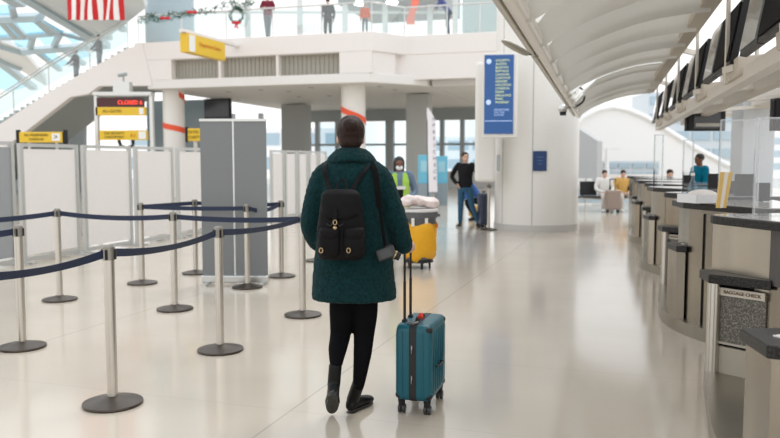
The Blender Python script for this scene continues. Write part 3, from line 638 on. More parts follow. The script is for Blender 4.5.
for i in range(-3, 4):
    x_ = p0.x+i*.58
    bm = nb(); box(bm, (x_, BY+.25, .42), (.5, .46, .05)); obj('seat', bm, DARK, t, True, bevel=.02)
    bm = nb(); box(bm, (x_, BY+.50, .66), (.5, .05, .42), rot=Matrix.Rotation(-.15, 4, 'X')); obj('backrest', bm, DARK, t, True, bevel=.02)
bm = nb(); box(bm, (p0.x, BY+.25, .37), (4.0, .08, .05)); obj('beam', bm, ALU, t, True)
for i in (-2.5, 0, 2.5):
    bm = nb(); box(bm, (p0.x+i*.58, BY+.25, .18), (.05, .4, .36)); obj('leg', bm, ALU, t, True)
# ================================================================== CANOPY over the check-in row
CT = -.49
def Q(l_, Yt, z): return Vector((CT+.28*Yt+l_*.963, Yt-l_*.27, z))
ZP = [(0, 2.42), (.1, 2.50), (.2, 2.57), (.35, 2.65), (.5, 2.71), (.7, 2.775), (.9, 2.82), (1.1, 2.845), (1.33, 2.86)]
FAB = M('canopy_fabric', (.88,.87,.84), .6, trans=.3)
t = thing('canopy', 'long ribbed white canopy arching over the check-in counters', 'canopy', tuple(Q(0, 3, 0)))
for k in range(-4, 10):
    y0 = 4.98+k; rings = []
    for l_, z_ in ZP:
        hw = .27+.25*min(1, l_/.38)**.7; r_ = []
        for j in range(13):
            q = math.sin(-PI/2+PI*j/12); r_.append(Q(l_, y0+.5+q*hw, z_-.09+min(1, .3+l_*2)*.15*math.sqrt(max(0, 1-((1+q)/2)**2))+(.09*q if k in (5, 6) else 0)))
        r_ += [p+Vector((0, 0, .015)) for p in r_[::-1]]
        rings.append(r_)
    bm = nb(); loft(bm, rings); obj('slat', bm, FAB, t, True, smooth=50)
TB = M('tube_cream', (.90,.86,.79), .25)
bm = nb(); cyl(bm, Q(-.03, .8, 2.40), Q(-.03, 15.4, 2.40), .060, seg=20); obj('edge_tube', bm, TB, t, True, smooth=40)
bm = nb(); bar(bm, Q(-.1, .8, 2.40), Q(-.1, 14.9, 2.40), .03, .11); obj('edge_rail', bm, M('rail_grey_beige', (.62,.59,.53), .35, .2), t, True)
BEI = M('beam_beige', (.60,.54,.46), .5); BEI2 = M('beam_pale', (.76,.71,.64), .45)
bm = nb(); bar(bm, Q(1.31, 1, 2.84), Q(1.31, 15.2, 2.84), .14, .08); obj('top_beam', bm, BEI, t, True)
bm = nb(); bar(bm, Q(1.50, 1, 2.13), Q(1.50, 15.6, 2.13), .10, .10); obj('lower_beam', bm, BEI2, t, True)
bm = nb(); bar(bm, Q(1.98, 1, 2.25), Q(1.98, 15.6, 2.25), .12, .14); obj('inner_beam', bm, BEI, t, True)
bm = nb(); bar(bm, Q(2.8, 1, 2.38), Q(2.8, 15.6, 2.38), .3, .12); obj('back_beam', bm, BEI2, t, True)
for k in range(-1, 6):
    ys = 5.37+1.95*k
    bm = nb(); bar(bm, Q(1.38, ys-1.0, 2.20), Q(3.3, ys-.6, 2.36), .22, .05); obj('cross_arm', bm, BEI2, t, True)
    bm = nb(); bar(bm, Q(1.51, ys-.55, 2.2), Q(1.51, ys-1.25, 2.2), .20, .14, (0,.3,1)); obj('bracket_box', bm, BEI, t, True, bevel=.01)
    bm = nb(); bar(bm, Q(1.38, ys-.95, 2.1), Q(1.38, ys-.95, 2.85), .025, .025, (0,1,0)); obj('hanger_rod', bm, BEI2, t, True)
    bm = nb(); bar(bm, Q(1.73, ys-.2, 2.3), Q(1.73, ys-.2, 2.85), .025, .025, (0,1,0)); obj('hanger_rod', bm, BEI2, t, True)
for ys in (6.2, 9.8, 13.6):
    bm = nb(); bar(bm, Q(2.8, ys, 0), Q(2.8, ys, 2.40), .09, .09, (0,1,0)); obj('support_post', bm, ALU, t, True)
    bm = nb(); bar(bm, Q(1.31, ys, 2.86), Q(2.8, ys, 2.42), .08, .06); obj('support_arm', bm, BEI2, t, True)
# pairs of monitors along the canopy
def make_pair():
    t = thing('monitor_pair', 'x', 'monitor', (0,0,0), hallA, 'monitor pairs under the canopy')
    lean = Matrix.Rotation(.17, 4, 'Y')
    def mon(y0, y1, m, nm):
        for n_, mat_, dx, th, sh in (('housing', DARK, 0, .05, 0), (nm, m, -.032, .012, .03)):
            bm = nb(); box(bm, (0, 0, 0), (th, y1-y0-sh*2, .50-sh*2)); bmesh.ops.transform(bm, matrix=Matrix.Translation((-.02, (y0+y1)/2, .27)) @ lean @ Matrix.Translation((dx, 0, 0)), verts=bm.verts)
            obj(n_, bm, m if n_ == nm else DARK, t)
    mon(-.63, 0, M('grey_screen', (.34,.36,.36), .10, .0, coat=.6), 'grey_screen'); mon(-1.60, -.66, DARKM, 'black_screen')
    bm = nb(); box(bm, (.05, -.8, .5), (.05, .3, .06)); obj('bracket', bm, BEI2, t); return t
mlab = ['pair of canopy monitors nearest the top right corner', 'second pair of canopy monitors, grey screen then black, from the right', 'third pair of canopy monitors from the right', 'fourth pair of canopy monitors from the right', 'fifth, very small pair of canopy monitors', 'farthest pair of canopy monitors above the hanging black screen']
mp0 = make_pair()
for k in range(6):
    o = mp0 if k == 0 else copy_tree(mp0)
    p = Q(1.465, 5.37+1.95*(k-0)+.43, 2.2); o.location = p; o['label'] = mlab[k]
# black screens hanging over the counters and facing the hall
for i, (x0, x1, y0, y1, Yk, lab) in enumerate(((686, 724, 104, 131, 12, 'black hanging screen facing the hall between the canopy monitors and grey pillar'), (772, 815, 100, 131, 9.5, 'black hanging screen cut off at the right edge of the view'))):
    a = at(x0, y0, Yk); c = at(x1, y1, Yk); W_ = c.x-a.x; H_ = a.z-c.z
    t = thing('hanging_screen', lab, 'screen', ((a.x+c.x)/2, Yk, c.z), 0, 'black hanging screens')
    bm = nb(); box(bm, (0, 0, H_/2), (W_, .10, H_)); obj('housing', bm, DARK, t, bevel=.01)
    bm = nb(); box(bm, (.03, -.055, H_*.45), (W_*.74, .012, H_*.72)); obj('display', bm, SCREEN, t)
    bm = nb(); box(bm, (.03, -.064, H_*.22), (W_*.64, .006, H_*.12)); obj('reflection_band', bm, M('reflection_band', (.45,.43,.38), .3), t)  # paler strip is a reflection on the black screen, put in as colour
    for s_ in (-1, 1): bm = nb(); box(bm, (s_*W_*.42, .0, H_*.55), (.05, .16, H_*1.0)); obj('bracket', bm, DARK, t)
    bm = nb(); cyl(bm, (0, .02, H_), (0, .02, 2.36-c.z+.1), .02, seg=10); obj('hanger_rod', bm, ALU, t)
# spot lamps on the canopy edge
p = at(523, 52, 6.3); q = Q(-.08, 6.3, 2.4)
t = thing('spot_lamp', 'oblong beige spot lamp clamped to the canopy edge tube', 'lamp', tuple(q))
bm = nb(); a = at(503.5, 41, 5.9); c = at(526, 53.5, 6.1); d = c-a
tube(bm, [a, a+d*.15, a+d*.5, a+d*.9, c], [.02, .033, .04, .035, .03], 14, flat=.6); obj('lamp_housing', bm, M('lamp_beige', (.42,.40,.34), .35, .4), t, True, smooth=60)
bm = nb(); cyl(bm, c, q+Vector((.0, 0, -.02)), .018); obj('arm', bm, DARK, t, True)
bm = nb(); ell(bm, q+Vector((0, 0, -.03)), (.035, .05, .035), seg=12); obj('clamp', bm, M('post_head', (.3,.28,.25)), t, True)
q = Q(-.05, 12.4, 2.38); t = thing('spot_lamp', 'small round spot lamp with a black looping cable near the canopy\'s far end', 'lamp', tuple(q))
bm = nb(); ell(bm, q+Vector((-.13, 0, -.05)), (.08, .08, .07)); obj('lamp_housing', bm, ALU, t, True, smooth=60)
bm = nb(); cyl(bm, q+Vector((-.13, 0, -.10)), q+Vector((-.13, 0, -.16)), .055, .05); obj('lens', bm, DARK, t, True)
bm = nb(); tube(bm, spline([q+Vector((-.1,0,-.02)), q+Vector((.06,0,-.02)), q+Vector((.20,0,.08)), q+Vector((.19,0,.24)), q+Vector((.08,0,.30)), q+Vector((.05,0,.2))]), .016, 8); obj('cable', bm, DARK, t, True)
# grey pillar and glass behind the counters
a = at(742, 97, 11); c = at(776, 97, 11)
bm = nb(); box(bm, ((a.x+c.x)/2+.45, 12.1, at(742, 97, 11).z/2+.3), (c.x-a.x+.03, .4, at(742, 97, 11).z+.6)); struct('wall_pillar', bm, M('pillar_pale', (.60,.62,.64), .3), label='pale square pillar behind the counters', bevel=.02)
# ================================================================== CHECK-IN COUNTERS
PX, PY = .965, 3.55
def shift(pts, k): return [(x+PX*k, y+PY*k) for x, y in pts]
def cen(pts): return (sum(p[0] for p in pts)/len(pts), sum(p[1] for p in pts)/len(pts))
def grow(pts, g_):
    c = cen(pts); out = []
    for x, y in pts:
        d = Vector((x-c[0], y-c[1])); d = d*(1+g_/max(d.length, .05)); out.append((c[0]+d.x, c[1]+d.y))
    return out
SP0 = [(1.56, 3.32), (1.53, 3.02), (1.60, 2.98), (2.0, 3.0), (2.0, 3.36)]
SP1 = [(1.555, 3.33), (1.53, 3.03), (1.60, 2.985), (1.63, 3.05), (1.66, 3.34)]
LP = [(2.085, 4.90), (2.33, 4.62), (2.345, 4.655), (2.17, 5.115), (2.11, 5.12)]
AS = [(2.17, 5.12), (2.13, 5.0), (2.20, 4.72), (2.32, 4.30), (2.40, 4.0), (3.1, 4.0), (3.3, 5.3)]
AB = [(2.18, 5.11), (2.35, 4.66), (2.46, 4.12), (3.0, 4.12), (3.2, 5.2)]
BS = [(2.55, 6.60), (2.68, 6.15), (2.83, 5.66), (3.2, 5.62), (3.5, 6.9), (2.6, 7.0)]
BB = [(2.585, 6.55), (2.70, 6.15), (2.86, 5.72), (3.15, 5.72), (3.4, 6.85), (2.63, 6.9)]
where = ['in the right foreground', 'of the second desk', 'of the third desk', 'of the farthest desk']
PAN = M('beige_panel', (.42,.38,.31), .45, .2)
for k in range(-1, 4):
    SP = SP0 if k == 0 else SP1
    w_ = where[max(k, 0)] if k >= 0 else 'beside the camera'
    # plinth
    pl = spline([(x, y, 0) for x, y in shift([(2.07, 4.9), (1.84, 4.32), (1.63, 3.75), (1.54, 3.30), (1.57, 2.8), (1.75, 2.3), (1.9, 2.0), (1.88, 1.62), (1.4, 1.35)] if False else [(2.07, 4.92), (1.86, 4.36), (1.66, 3.80), (1.55, 3.30), (1.57, 2.85), (1.70, 2.4), (1.82, 2.0), (1.5, 1.55)], k)], 5)
    poly = [(p.x, p.y) for p in pl[:36]]+shift([(2.3, 1.6), (3.1, 4.6)], k)
    if k >= 0:
        bm = nb(); prism(bm, poly, 0, .11); tag(obj('plinth', bm, M('plinth_steel', (.36,.33,.28), .3, .9)), 'curved metal plinth under the counters, '+w_, 'plinth', 'curved counter plinths')
        # low shelf unit
        c = cen(SP); t = thing('low_counter', 'low counter unit with speckled dark top, '+w_, 'counter', (c[0]+PX*k, c[1]+PY*k, 0), 0, 'low counter units')
        bm = nb(); prism(bm, grow(shift(SP, k), -.02), .11, .70); obj('cabinet', bm, STEELW, t, True)
        bm = nb(); prism(bm, grow(shift(SP, k), .01), .70, .755); obj('granite_top', bm, GRAN, t, True, bevel=.006)
        bm = nb(); box(bm, (1.72+PX*k, 3.15+PY*k, .757), (.16, .12, .006), .4); o = obj('paper', bm, M('paper', (.8,.75,.72), .6)); o['label'] = 'white paper lying on the low counter, '+w_; o['category'] = 'paper'; o['group'] = 'papers on the low counters'
        # baggage ledge
        c = cen(LP); t = thing('baggage_ledge', 'baggage ledge with granite shelf and rounded steel corner post, '+w_, 'counter', (c[0]+PX*k, c[1]+PY*k, 0), 0, 'baggage ledges')
        bm = nb(); prism(bm, grow(shift(LP, k), .012), .70, .76); obj('granite_shelf', bm, GRAN, t, True, bevel=.006)
        x0, y0 = shift([(2.125, 4.93)], k)[0]
        bm = nb(); cyl(bm, (x0, y0, .0), (x0, y0, .70), .043, seg=24); obj('corner_post', bm, STEEL, t, True, smooth=40)
        x1, y1 = shift([(2.335, 4.65)], k)[0]; d = Vector((x1-x0, y1-y0, 0)); an = math.atan2(d.y, d.x); m_ = Vector(((x0+x1)/2, (y0+y1)/2, 0))+Vector((d.y, -d.x, 0)).normalized()*-.02; Ld = d.length
        f_ = Vector((d.y, -d.x, 0)).normalized(); f_ = -f_ if f_.x > 0 else f_
        m_ = Vector(((x0+x1)/2, (y0+y1)/2, 0))-f_*.01
        bm = nb(); box(bm, m_-f_*.09+Vector((0, 0, .38)), (Ld*.9, .10, .62), an); obj('core', bm, DARKM, t, True)
        bm = nb(); box(bm, m_+Vector((.02, 0, .485)), (Ld-.05, .03, .36), an); obj('speckled_panel', bm, GRANP, t, True)
        bm = nb(); box(bm, m_+Vector((.02, 0, .648))+f_*.018, (Ld-.06, .012, .05), an); obj('label_strip', bm, BEI, t, True)
        text('lettering', 'BAGGAGE CHECK', .03, INK, t, tuple(m_+Vector((.02, 0, .648))+f_*.026-Vector(t.location)), (PI/2, 0, an))
        bm = nb(); box(bm, m_+Vector((.02, 0, .312))+f_*.01, (Ld-.05, .03, .016), an); obj('trim_strip', bm, STEEL, t, True)
        bm = nb(); box(bm, m_+Vector((.02, 0, .19)), (Ld-.05, .03, .19), an); obj('lower_panel', bm, PAN, t, True)
    for nm, S_, B_, lab in (('A', AS, AB, 'high check-in counter with curved granite top and steel front'), ('B', BS, BB, 'rear high check-in counter with granite edge and tall steel side')):
        if k < 0: continue
        if nm == 'B' and k == 3: pass
        c = cen(S_); t = thing('check_in_counter', lab+', '+w_, 'counter', (c[0]+PX*k, c[1]+PY*k, 0), 0, 'high check-in counters')
        bm = nb(); prism(bm, shift(B_, k), .0, 1.08); obj('cabinet', bm, STEELW, t, True)
        P_ = shift(S_, k); e_ = spline([(x, y, 0) for x, y in P_[:5 if nm == 'A' else 3]], 5); pl_ = [(p.x, p.y) for p in e_]+P_[5 if nm == 'A' else 3:]
        bm = nb(); prism(bm, pl_, 1.08, 1.133); obj('granite_edge', bm, GRAN, t, True, bevel=.005)
        bm = nb(); prism(bm, grow(pl_, -.035), 1.134, 1.139); obj('reflection_top', bm, M('pale_top_reflection', (.50,.48,.46), .07), t, True)  # thin pale sheet paints the bright reflection on the granite top
        a_ = Vector((*shift([B_[1]], k)[0], 0)); b2 = Vector((*shift([B_[2]], k)[0], 0)); d = (b2-a_).normalized(); f_ = Vector((d.y, -d.x, 0))*1
        if f_.x > 0: f_ = -f_
        m_ = a_+(b2-a_)*.5+f_*.008
        if nm == 'A':
            bm = nb(); box(bm, m_+Vector((0, 0, .9)), ((b2-a_).length*.96, .012, .34), math.atan2(d.y, d.x)); obj('dark_panel', bm, M('dark_steel', (.12,.115,.11), .35, .6), t, True)
            bm = nb(); box(bm, m_+f_*.008+Vector((0, 0, .90)), ((b2-a_).length*.4, .012, .10), math.atan2(d.y, d.x)); obj('small_display', bm, DARK, t, True)
        else:
            a_ = Vector((*shift([B_[0]], k)[0], 0)); bm = nb(); box(bm, a_+Vector((.06, -.19, .55))+f_*.01, (.012, .012, 1.0)); obj('seam_trim', bm, DARK, t, True)
# acrylic shields, items on the counters
def shield(x0, x1, y0, y1, Y, lab):
    a = at(x0, y0, Y); c = at(x1, y1, Y)
    t = thing('acrylic_shield', lab, 'shield', ((a.x+c.x)/2, Y, c.z), 0, 'clear shields on the counters')
    W_ = c.x-a.x; H_ = a.z-c.z
    bm = nb(); box(bm, (0, 0, H_/2), (W_, .006, H_)); obj('pane', bm, CLEAR, t)
    for s_ in (-1, 1): bm = nb(); box(bm, (s_*W_/2, 0, H_/2), (.014, .014, H_)); obj('edge_frame', bm, GL('edge_acrylic', (.72,.75,.76), .25), t)
    bm = nb(); box(bm, (0, 0, H_), (W_, .012, .012)); obj('top_edge', bm, MATS['edge_acrylic'], t)
    bm = nb(); box(bm, (0, 0, .006), (W_, .1, .012)); obj('base', bm, CLEAR, t)
shield(757, 800, 118, 217, 4.9, 'clear acrylic shield on the nearest high counter')
shield(721, 757, 120, 207, 6.5, 'clear acrylic shield on the rear counter beside the yellow folder')
shield(655, 662, 135, 187, 9.0, 'small clear shield standing over the third desk')
shield(684, 692, 140, 194, 8.3, 'small clear shield just in front of the person in teal')
def ctop(px, py, z=1.14): return gnd(px, py, z)
g = ctop(702, 203); t = thing('storage_tray', 'white plastic tray on the rear counter near the person in teal', 'tray', tuple(g), .3)
bm = nb()
for s_, c_ in (((.30, .24, .01), (0, 0, .01)), ((.30, .012, .07), (0, -.12, .04)), ((.30, .012, .07), (0, .12, .04)), ((.012, .24, .07), (-.15, 0, .04)), ((.012, .24, .07), (.15, 0, .04))): box(bm, c_, s_)
obj('tray_body', bm, M('white_plastic', (.80,.80,.82), .35), t)
bm = nb(); ell(bm, (0, 0, .065), (.135, .105, .05), seg=14); obj('contents', bm, M('paper', (.8,.75,.72)), t)
g = ctop(692, 200); t = thing('bottle', 'clear pale blue bottle standing on the rear counter before the tray', 'bottle', tuple(g))
bm = nb(); loft(bm, [hring((0,0,z_), r_, r_, 16) for z_, r_ in ((0, .045), (.12, .045), (.15, .03), (.19, .015), (.22, .015))]); obj('body', bm, GL('bottle_blue', (.55,.75,.85), .12), t, smooth=50)
bm = nb(); cyl(bm, (0,0,.22), (0,0,.245), .018, seg=12); obj('cap', bm, WHITE, t)
for i, (px, py, Yk, W_, H_, lab) in enumerate(((744, 207, 7.6, .20, .27, 'black monitor turned away, left of the clear shield corner'), (762, 208, 6.6, .12, .16, 'small black card reader standing between the clear shields'), (731, 205, 8.2, .10, .20, 'small black screen just right of the yellow folder'), (716, 199, 9.6, .22, .26, 'black monitor right behind the person in teal'), (688, 189, 12.0, .16, .16, 'little black monitor on the far desk left of the person in teal'))):
    p = at(px, py, Yk); base = Vector((p.x, p.y, 1.14 if Yk > 7 else 1.14)); zb = p.z
    t = thing('computer_monitor', lab, 'monitor', (p.x, p.y, min(zb, 1.14)))
    bm = nb(); box(bm, (0, 0, .06+H_/2), (W_, .03, H_)); obj('housing', bm, DARK, t, bevel=.006)
    bm = nb(); cyl(bm, (0, .02, 0), (0, .02, .1), .014); obj('neck', bm, DARK, t)
    bm = nb(); box(bm, (0, .02, .006), (W_*.7, .1, .012)); obj('foot', bm, DARK, t)
bm = nb(); bar(bm, Q(3.4, 5.6, .93), Q(3.4, 16, .93), .5, .06); t = thing('rear_desk', 'long pale desk running behind the check-in counters', 'desk', tuple(Q(3.4, 8, 0))); obj('desk_top', bm, BEI2, t, True)
bm = nb(); bar(bm, Q(3.4, 5.6, .45), Q(3.4, 16, .45), .42, .9); obj('cabinet', bm, GREYP, t, True)
# yellow striped folder
p = ctop(722, 208); t = thing('folder', 'upright yellow and white striped folder on the rear counter', 'folder', tuple(p))
for i, m_ in enumerate((M('folder_yellow', (.75,.50,.16), .5), M('folder_cream', (.82,.76,.66), .5), M('folder_yellow', (1,1,1)))):
    bm = nb(); x0 = -.04+.024*i; extr(bm, [(x0, 0, 0), (x0+.024, 0, 0), (x0+.052+.006*i, .0, .27), (x0+.022+.006*i, 0, .27)], (0, .02, 0)); obj('stripe_panel', bm, m_, t)
# ================================================================== WASTE CART
g = gnd(418.5, 267.5); t = thing('waste_cart', 'wheeled grey waste bin with a yellow caddy bag around it', 'bin', tuple(g)); sc_ = g.y/F
GB = M('bin_grey', (.10,.105,.11), .45); YB = M('caddy_yellow', (.85,.42,.01), .45, noise_amt=.08, bump=.3, bscale=8)
bm = nb(); loft(bm, [hring((0,0,z_), r_, r_, 40) for z_, r_ in ((.12, .19), (.5, .225), (.70, .245), (.702, .262), (.80, .268), (.81, .255))]); obj('can', bm, GB, t, smooth=40)
bm = nb(); loft(bm, [hring((0,0,z_), r_, r_, 40) for z_, r_ in ((.79, .270), (.805, .276), (.825, .27), (.83, .24))]); obj('liner_rim', bm, M('liner_white', (.72,.70,.68), .4), t, smooth=40)
bm = nb(); R_ = []
for z_, r_ in ((.12, .185), (.16, .215), (.28, .235), (.45, .255), (.58, .266), (.625, .258)):
    rr = []
    for i in range(48):
        a = 2*PI*i/48; q = r_+.014*math.sin(a*7+z_*16)+.016*math.sin(a*3+z_*9)*(1 if z_ < .6 else .3); rr.append(Vector((q*math.cos(a), q*math.sin(a), z_+.022*math.sin(a*5+1))))
    R_.append(rr)
loft(bm, R_); obj('caddy_bag', bm, YB, t, smooth=60)
for a in (-2.4, -1.9, -1.2):
    bm = nb(); x_, y_ = .268*math.cos(a), .268*math.sin(a); box(bm, (x_, y_, .655), (.04, .016, .11), a+PI/2); obj('bag_clip', bm, M('clip_white', (.8,.78,.72), .5), t)
bm = nb(); box(bm, (.24, -.15, .60), (.06, .01, .05), .9); obj('bag_label', bm, INK2, t)
for s_ in (-1, 1): bm = nb(); box(bm, (s_*.27, -.02, .74), (.05, .12, .04)); obj('handle', bm, GB, t)
bm = nb(); cyl(bm, (0,0,.085), (0,0,.13), .21, .2, 28); obj('dolly', bm, DARK, t)
for i in range(5):
    a = 2*PI*i/5-PI/2+.25; x_, y_ = .155*math.cos(a), .155*math.sin(a)
    bm = nb(); cyl(bm, (x_-.014, y_, .035), (x_+.014, y_, .035), .035, seg=16); cyl(bm, (x_, y_, .05), (x_, y_, .09), .018, seg=8); obj('caster', bm, DARK, t)
# crumpled bag on top
bm = nb(); random.seed(3)
for i in range(11):
    ell(bm, (g.x-.19+.036*i, g.y+random.uniform(-.12, .08), .88+random.uniform(0, .04)+.05*math.exp(-((i-3)/3)**2)), (random.uniform(.09, .13), .12, random.uniform(.045, .07)), Matrix.Rotation(random.uniform(-.6, .6), 4, 'Y'), 12)
o = remesh('crumpled_bag', bm, M('pinkish_white', (.74,.62,.58), .5), None, .014, 8, disp=(.018, 11)); tag(o, 'crumpled pinkish white bag piled on top of the grey waste bin', 'bag')
# ================================================================== PEOPLE
def cloth(name, col, **k): return M(name, col, .8, noise_amt=.12, nscale=30, bump=.25, bscale=60, spec=.15, **k)
def hand(bm, wr, tip, side, r=.009, curl=.35, up=Vector((0, 0, 1))):
    """palm and five bent fingers from wrist towards tip"""
    wr = Vector(wr); tip = Vector(tip); d = (tip-wr).normalized(); s = d.cross(up)
    if s.length < .1: s = d.cross(Vector((0, 1, 0)))
    s.normalize(); u = s.cross(d)
    pc_ = wr+d*.045
    tube(bm, [wr, wr+d*.03, wr+d*.085], [.024, .034, .032], 10, flat=.5, up=u)
    for i, (o_, L_) in enumerate(((-.028, .062), (-.0095, .075), (.0095, .070), (.027, .055))):
        b0 = wr+d*.07+s*o_; b1 = b0+d*(.02+L_*.4); b2 = b1+(d*math.cos(curl*1.5)-u*math.sin(curl*1.5))*L_*.35; b3 = b2+(d*math.cos(curl*3)-u*math.sin(curl*3))*L_*.28
        tube(bm, [b0, b1, b2, b3], [r, r, r*.93, r*.8], 8)
    t0 = wr+d*.02+s*side*.028; t1 = t0+d*.03+s*side*.028-u*.008; t2 = t1+d*.028+s*side*.006-u*.012
    tube(bm, [t0, t1, t2], [r*1.2, r*1.1, r*.85], 8)
def head_shape(bm, c, k, yaw=0.0, pitch=0.0):
    R = Matrix.Translation(c) @ Matrix.Rotation(yaw, 4, 'Z') @ Matrix.Rotation(pitch, 4, 'X')
    q = lambda x, y, z_: R @ Vector((x*k, y*k, z_*k))
    R3 = Matrix.Rotation(yaw, 4, 'Z') @ Matrix.Rotation(pitch, 4, 'X')
    ell(bm, q(0, -.012, .028), (.076*k, .094*k, .088*k), R3); ell(bm, q(0, .012, -.04), (.062*k, .074*k, .075*k), R3); ell(bm, q(0, .045, -.088), (.03*k, .03*k, .024*k), R3)
    tube(bm, [q(0, .078, .012), q(0, .094, -.012), q(0, .104, -.03)], [.010*k, .012*k, .015*k], 8)
    for s_ in (-1, 1):
        ell(bm, q(s_*.077, -.002, -.012), (.010*k, .02*k, .032*k), R3, 12)
        ell(bm, q(s_*.03, .076, .028), (.024*k, .016*k, .009*k), R3, 10)
    tube(bm, [q(-.022, .083, -.062), q(0, .092, -.060), q(.022, .083, -.062)], .008*k, 8)
    return R
DEF = dict(hip=(0, 0, .94), chest=(0, .0, 1.30), sh=.185, shz=1.43, neck=(0, 0, 1.5), head=(0, .02, 1.625), yaw=0, pitch=0,
           kl=(-.10, .02, .50), kr=(.10, .02, .50), al=(-.11, -.02, .09), ar=(.11, -.02, .09), fl=(0, 1), fr=(0, 1),
           el=(-.25, -.03, 1.15), er=(.25, -.03, 1.15), hl=(-.25, .07, .92), hr=(.25, .07, .92))
def person(label, loc, rz, H, pose=None, top=None, pants=None, shoe=DARK, skin=SKIN1, hair=HAIRB, hairstyle='short', vest=None, mask=False, vox=.011, group=None, gloves=None, top_len=.92):
    p = dict(DEF); p.update(pose or {}); k = H/1.75; V = {a: (Vector(b_)*k if isinstance(b_, tuple) and len(b_) == 3 else b_) for a, b_ in p.items()}
    t = thing('person', label, 'person', tuple(loc), rz, group)
    hip, ch, nk, hd = V['hip'], V['chest'], V['neck'], V['head']; up = (nk-hip).normalized()
    axis = Vector((1, 0, 0)); shc = ch+up*.13*k; SL = shc-axis*V['sh']*k; SR = shc+axis*V['sh']*k
    hL = hip-axis*.09*k; hR = hip+axis*.09*k
    def torso(bm, g_=0.0):
        rs = []
        for q, rx, ry in ((-.10, .10, .08), (-.04, .155, .11), (.05, .158, .115), (.18, .135, .10), (.32, .155, .11), (.42, .17, .108), (.49, .155, .09), (.535, .09, .065), (.56, .055, .05)):
            c = hip+up*q*k if q < .2 else (ch+up*(q-.36)*k)
            rs.append(hring(c, (rx+g_)*k, (ry+g_)*k, 20))
        loft(bm, rs)
    bm = nb(); torso(bm)
    tube(bm, [nk-up*.09*k, nk, hd-Vector((0, .01*k, .05*k))], [.062*k, .056*k, .055*k], 14)
    head_shape(bm, hd, k, V['yaw'], V['pitch'])
    for S, e_, h_, sd_ in ((SL, V['el'], V['hl'], 1), (SR, V['er'], V['hr'], -1)):
        limb(bm, [S, e_, h_], [.05*k, .04*k, .026*k]); dd = (h_-e_).normalized()
        hand(bm, h_-dd*.01, h_+dd*.1, sd_*1, .0095, .35, Vector((0, -.4, .9)))
    for h_, kn, an, f_ in ((hL, V['kl'], V['al'], V['fl']), (hR, V['kr'], V['ar'], V['fr'])):
        limb(bm, [h_, kn, an], [.08*k, .056*k, .036*k]); fd = Vector((f_[0], f_[1], 0)).normalized()
        tube(bm, [an-Vector((0,0,.04*k)), an+fd*.08*k-Vector((0,0,.05*k)), an+fd*.15*k-Vector((0,0,.06*k))], [.035*k, .034*k, .026*k], 10)
    remesh('body', bm, skin, t, vox, 3)
    bm = nb(); g_ = .014
    rs = []
    for q, rx, ry in ((-.02 if top_len > .9 else -.14, .165, .12), (.05, .162, .12), (.18, .15, .11), (.32, .165, .12), (.42, .178, .115), (.49, .165, .10), (.535, .10, .075), (.55, .07, .062)):
        c = hip+up*q*k if q < .2 else (ch+up*(q-.36)*k)
        rs.append(hring(c, (rx+g_)*k, (ry+g_)*k, 24))
    loft(bm, rs)
    for S, e_, h_ in ((SL, V['el'], V['hl']), (SR, V['er'], V['hr'])):
        limb(bm, [S+(shc-S)*.3, S, e_, e_+(h_-e_)*.93], [.066*k, .068*k, .055*k, .042*k])
    remesh('jacket', bm, top or cloth('cloth_black', (.012, .012, .014)), t, vox, 3, disp=(.006, 12))
    bm = nb()
    loft(bm, [hring(hip+up*q*k, (rx+.01)*k, (ry+.008)*k, 20) for q, rx, ry in ((-.12, .13, .10), (-.04, .162, .115), (.04, .158, .113), (.07, .15, .11))])
    for h_, kn, an in ((hL, V['kl'], V['al']), (hR, V['kr'], V['ar'])):
        limb(bm, [h_, kn, an+(kn-an)*.08], [.094*k, .068*k, .052*k])
    remesh('trousers', bm, pants or cloth('denim', (.03, .07, .13)), t, vox, 3)
    for an, f_ in ((V['al'], V['fl']), (V['ar'], V['fr'])):
        fd = Vector((f_[0], f_[1], 0)).normalized(); sd2 = Vector((fd.y, -fd.x, 0)); b0 = Vector((an.x, an.y, an.z-.088*k))
        bm = nb(); rs = []
        for q, hw, z0, z1 in ((-.075, .028, .01, .07), (-.06, .038, 0, .10), (0, .042, 0, .11), (.07, .045, 0, .08), (.13, .045, 0, .055), (.17, .032, .008, .04), (.185, .015, .015, .03)):
            rs.append([b0+fd*q*k+sd2*math.cos(2*PI*i/12)*hw*k+Vector((0,0,(z0+z1)/2*k+math.sin(2*PI*i/12)*(z1-z0)/2*k)) for i in range(12)])
        loft(bm, rs); obj('shoe', bm, shoe, t, smooth=60)
    R = Matrix.Translation(hd) @ Matrix.Rotation(V['yaw'], 4, 'Z') @ Matrix.Rotation(V['pitch'], 4, 'X'); q_ = lambda x, y, z_: R @ Vector((x*k, y*k, z_*k)); R3 = R.to_3x3().to_4x4()
    bm = nb(); ell(bm, q_(0, -.022, .042), (.085*k, .096*k, .088*k), R3)
    if hairstyle == 'long':
        tube(bm, [q_(0, -.05, .03), q_(0, -.09, -.08), q_(0, -.09, -.20)], [.08*k, .075*k, .05*k], 12)
        for s_ in (-1, 1): tube(bm, [q_(s_*.065, .0, .03), q_(s_*.082, .01, -.06), q_(s_*.075, .02, -.16)], [.025*k, .022*k, .016*k], 8)
    if hairstyle == 'bun': ell(bm, q_(0, -.11, .05), (.045*k, .04*k, .045*k), R3)
    if hairstyle == 'hood':
        tube(bm, [q_(0, -.03, .04), q_(0, -.06, -.08), q_(0, -.05, -.16)], [.098*k, .10*k, .09*k], 14)
    # cut the face open: keep hair behind the face plane
    o = remesh('hair', bm, hair, t, .009, 2)
    bm = nb(); 
    for s_ in (-1, 1): ell(bm, q_(s_*.03, .079, .008), (.012*k, .008*k, .006*k), R3, 10)
    obj('eyes', bm, M('eye_dark', (.02, .015, .012), .2), t)
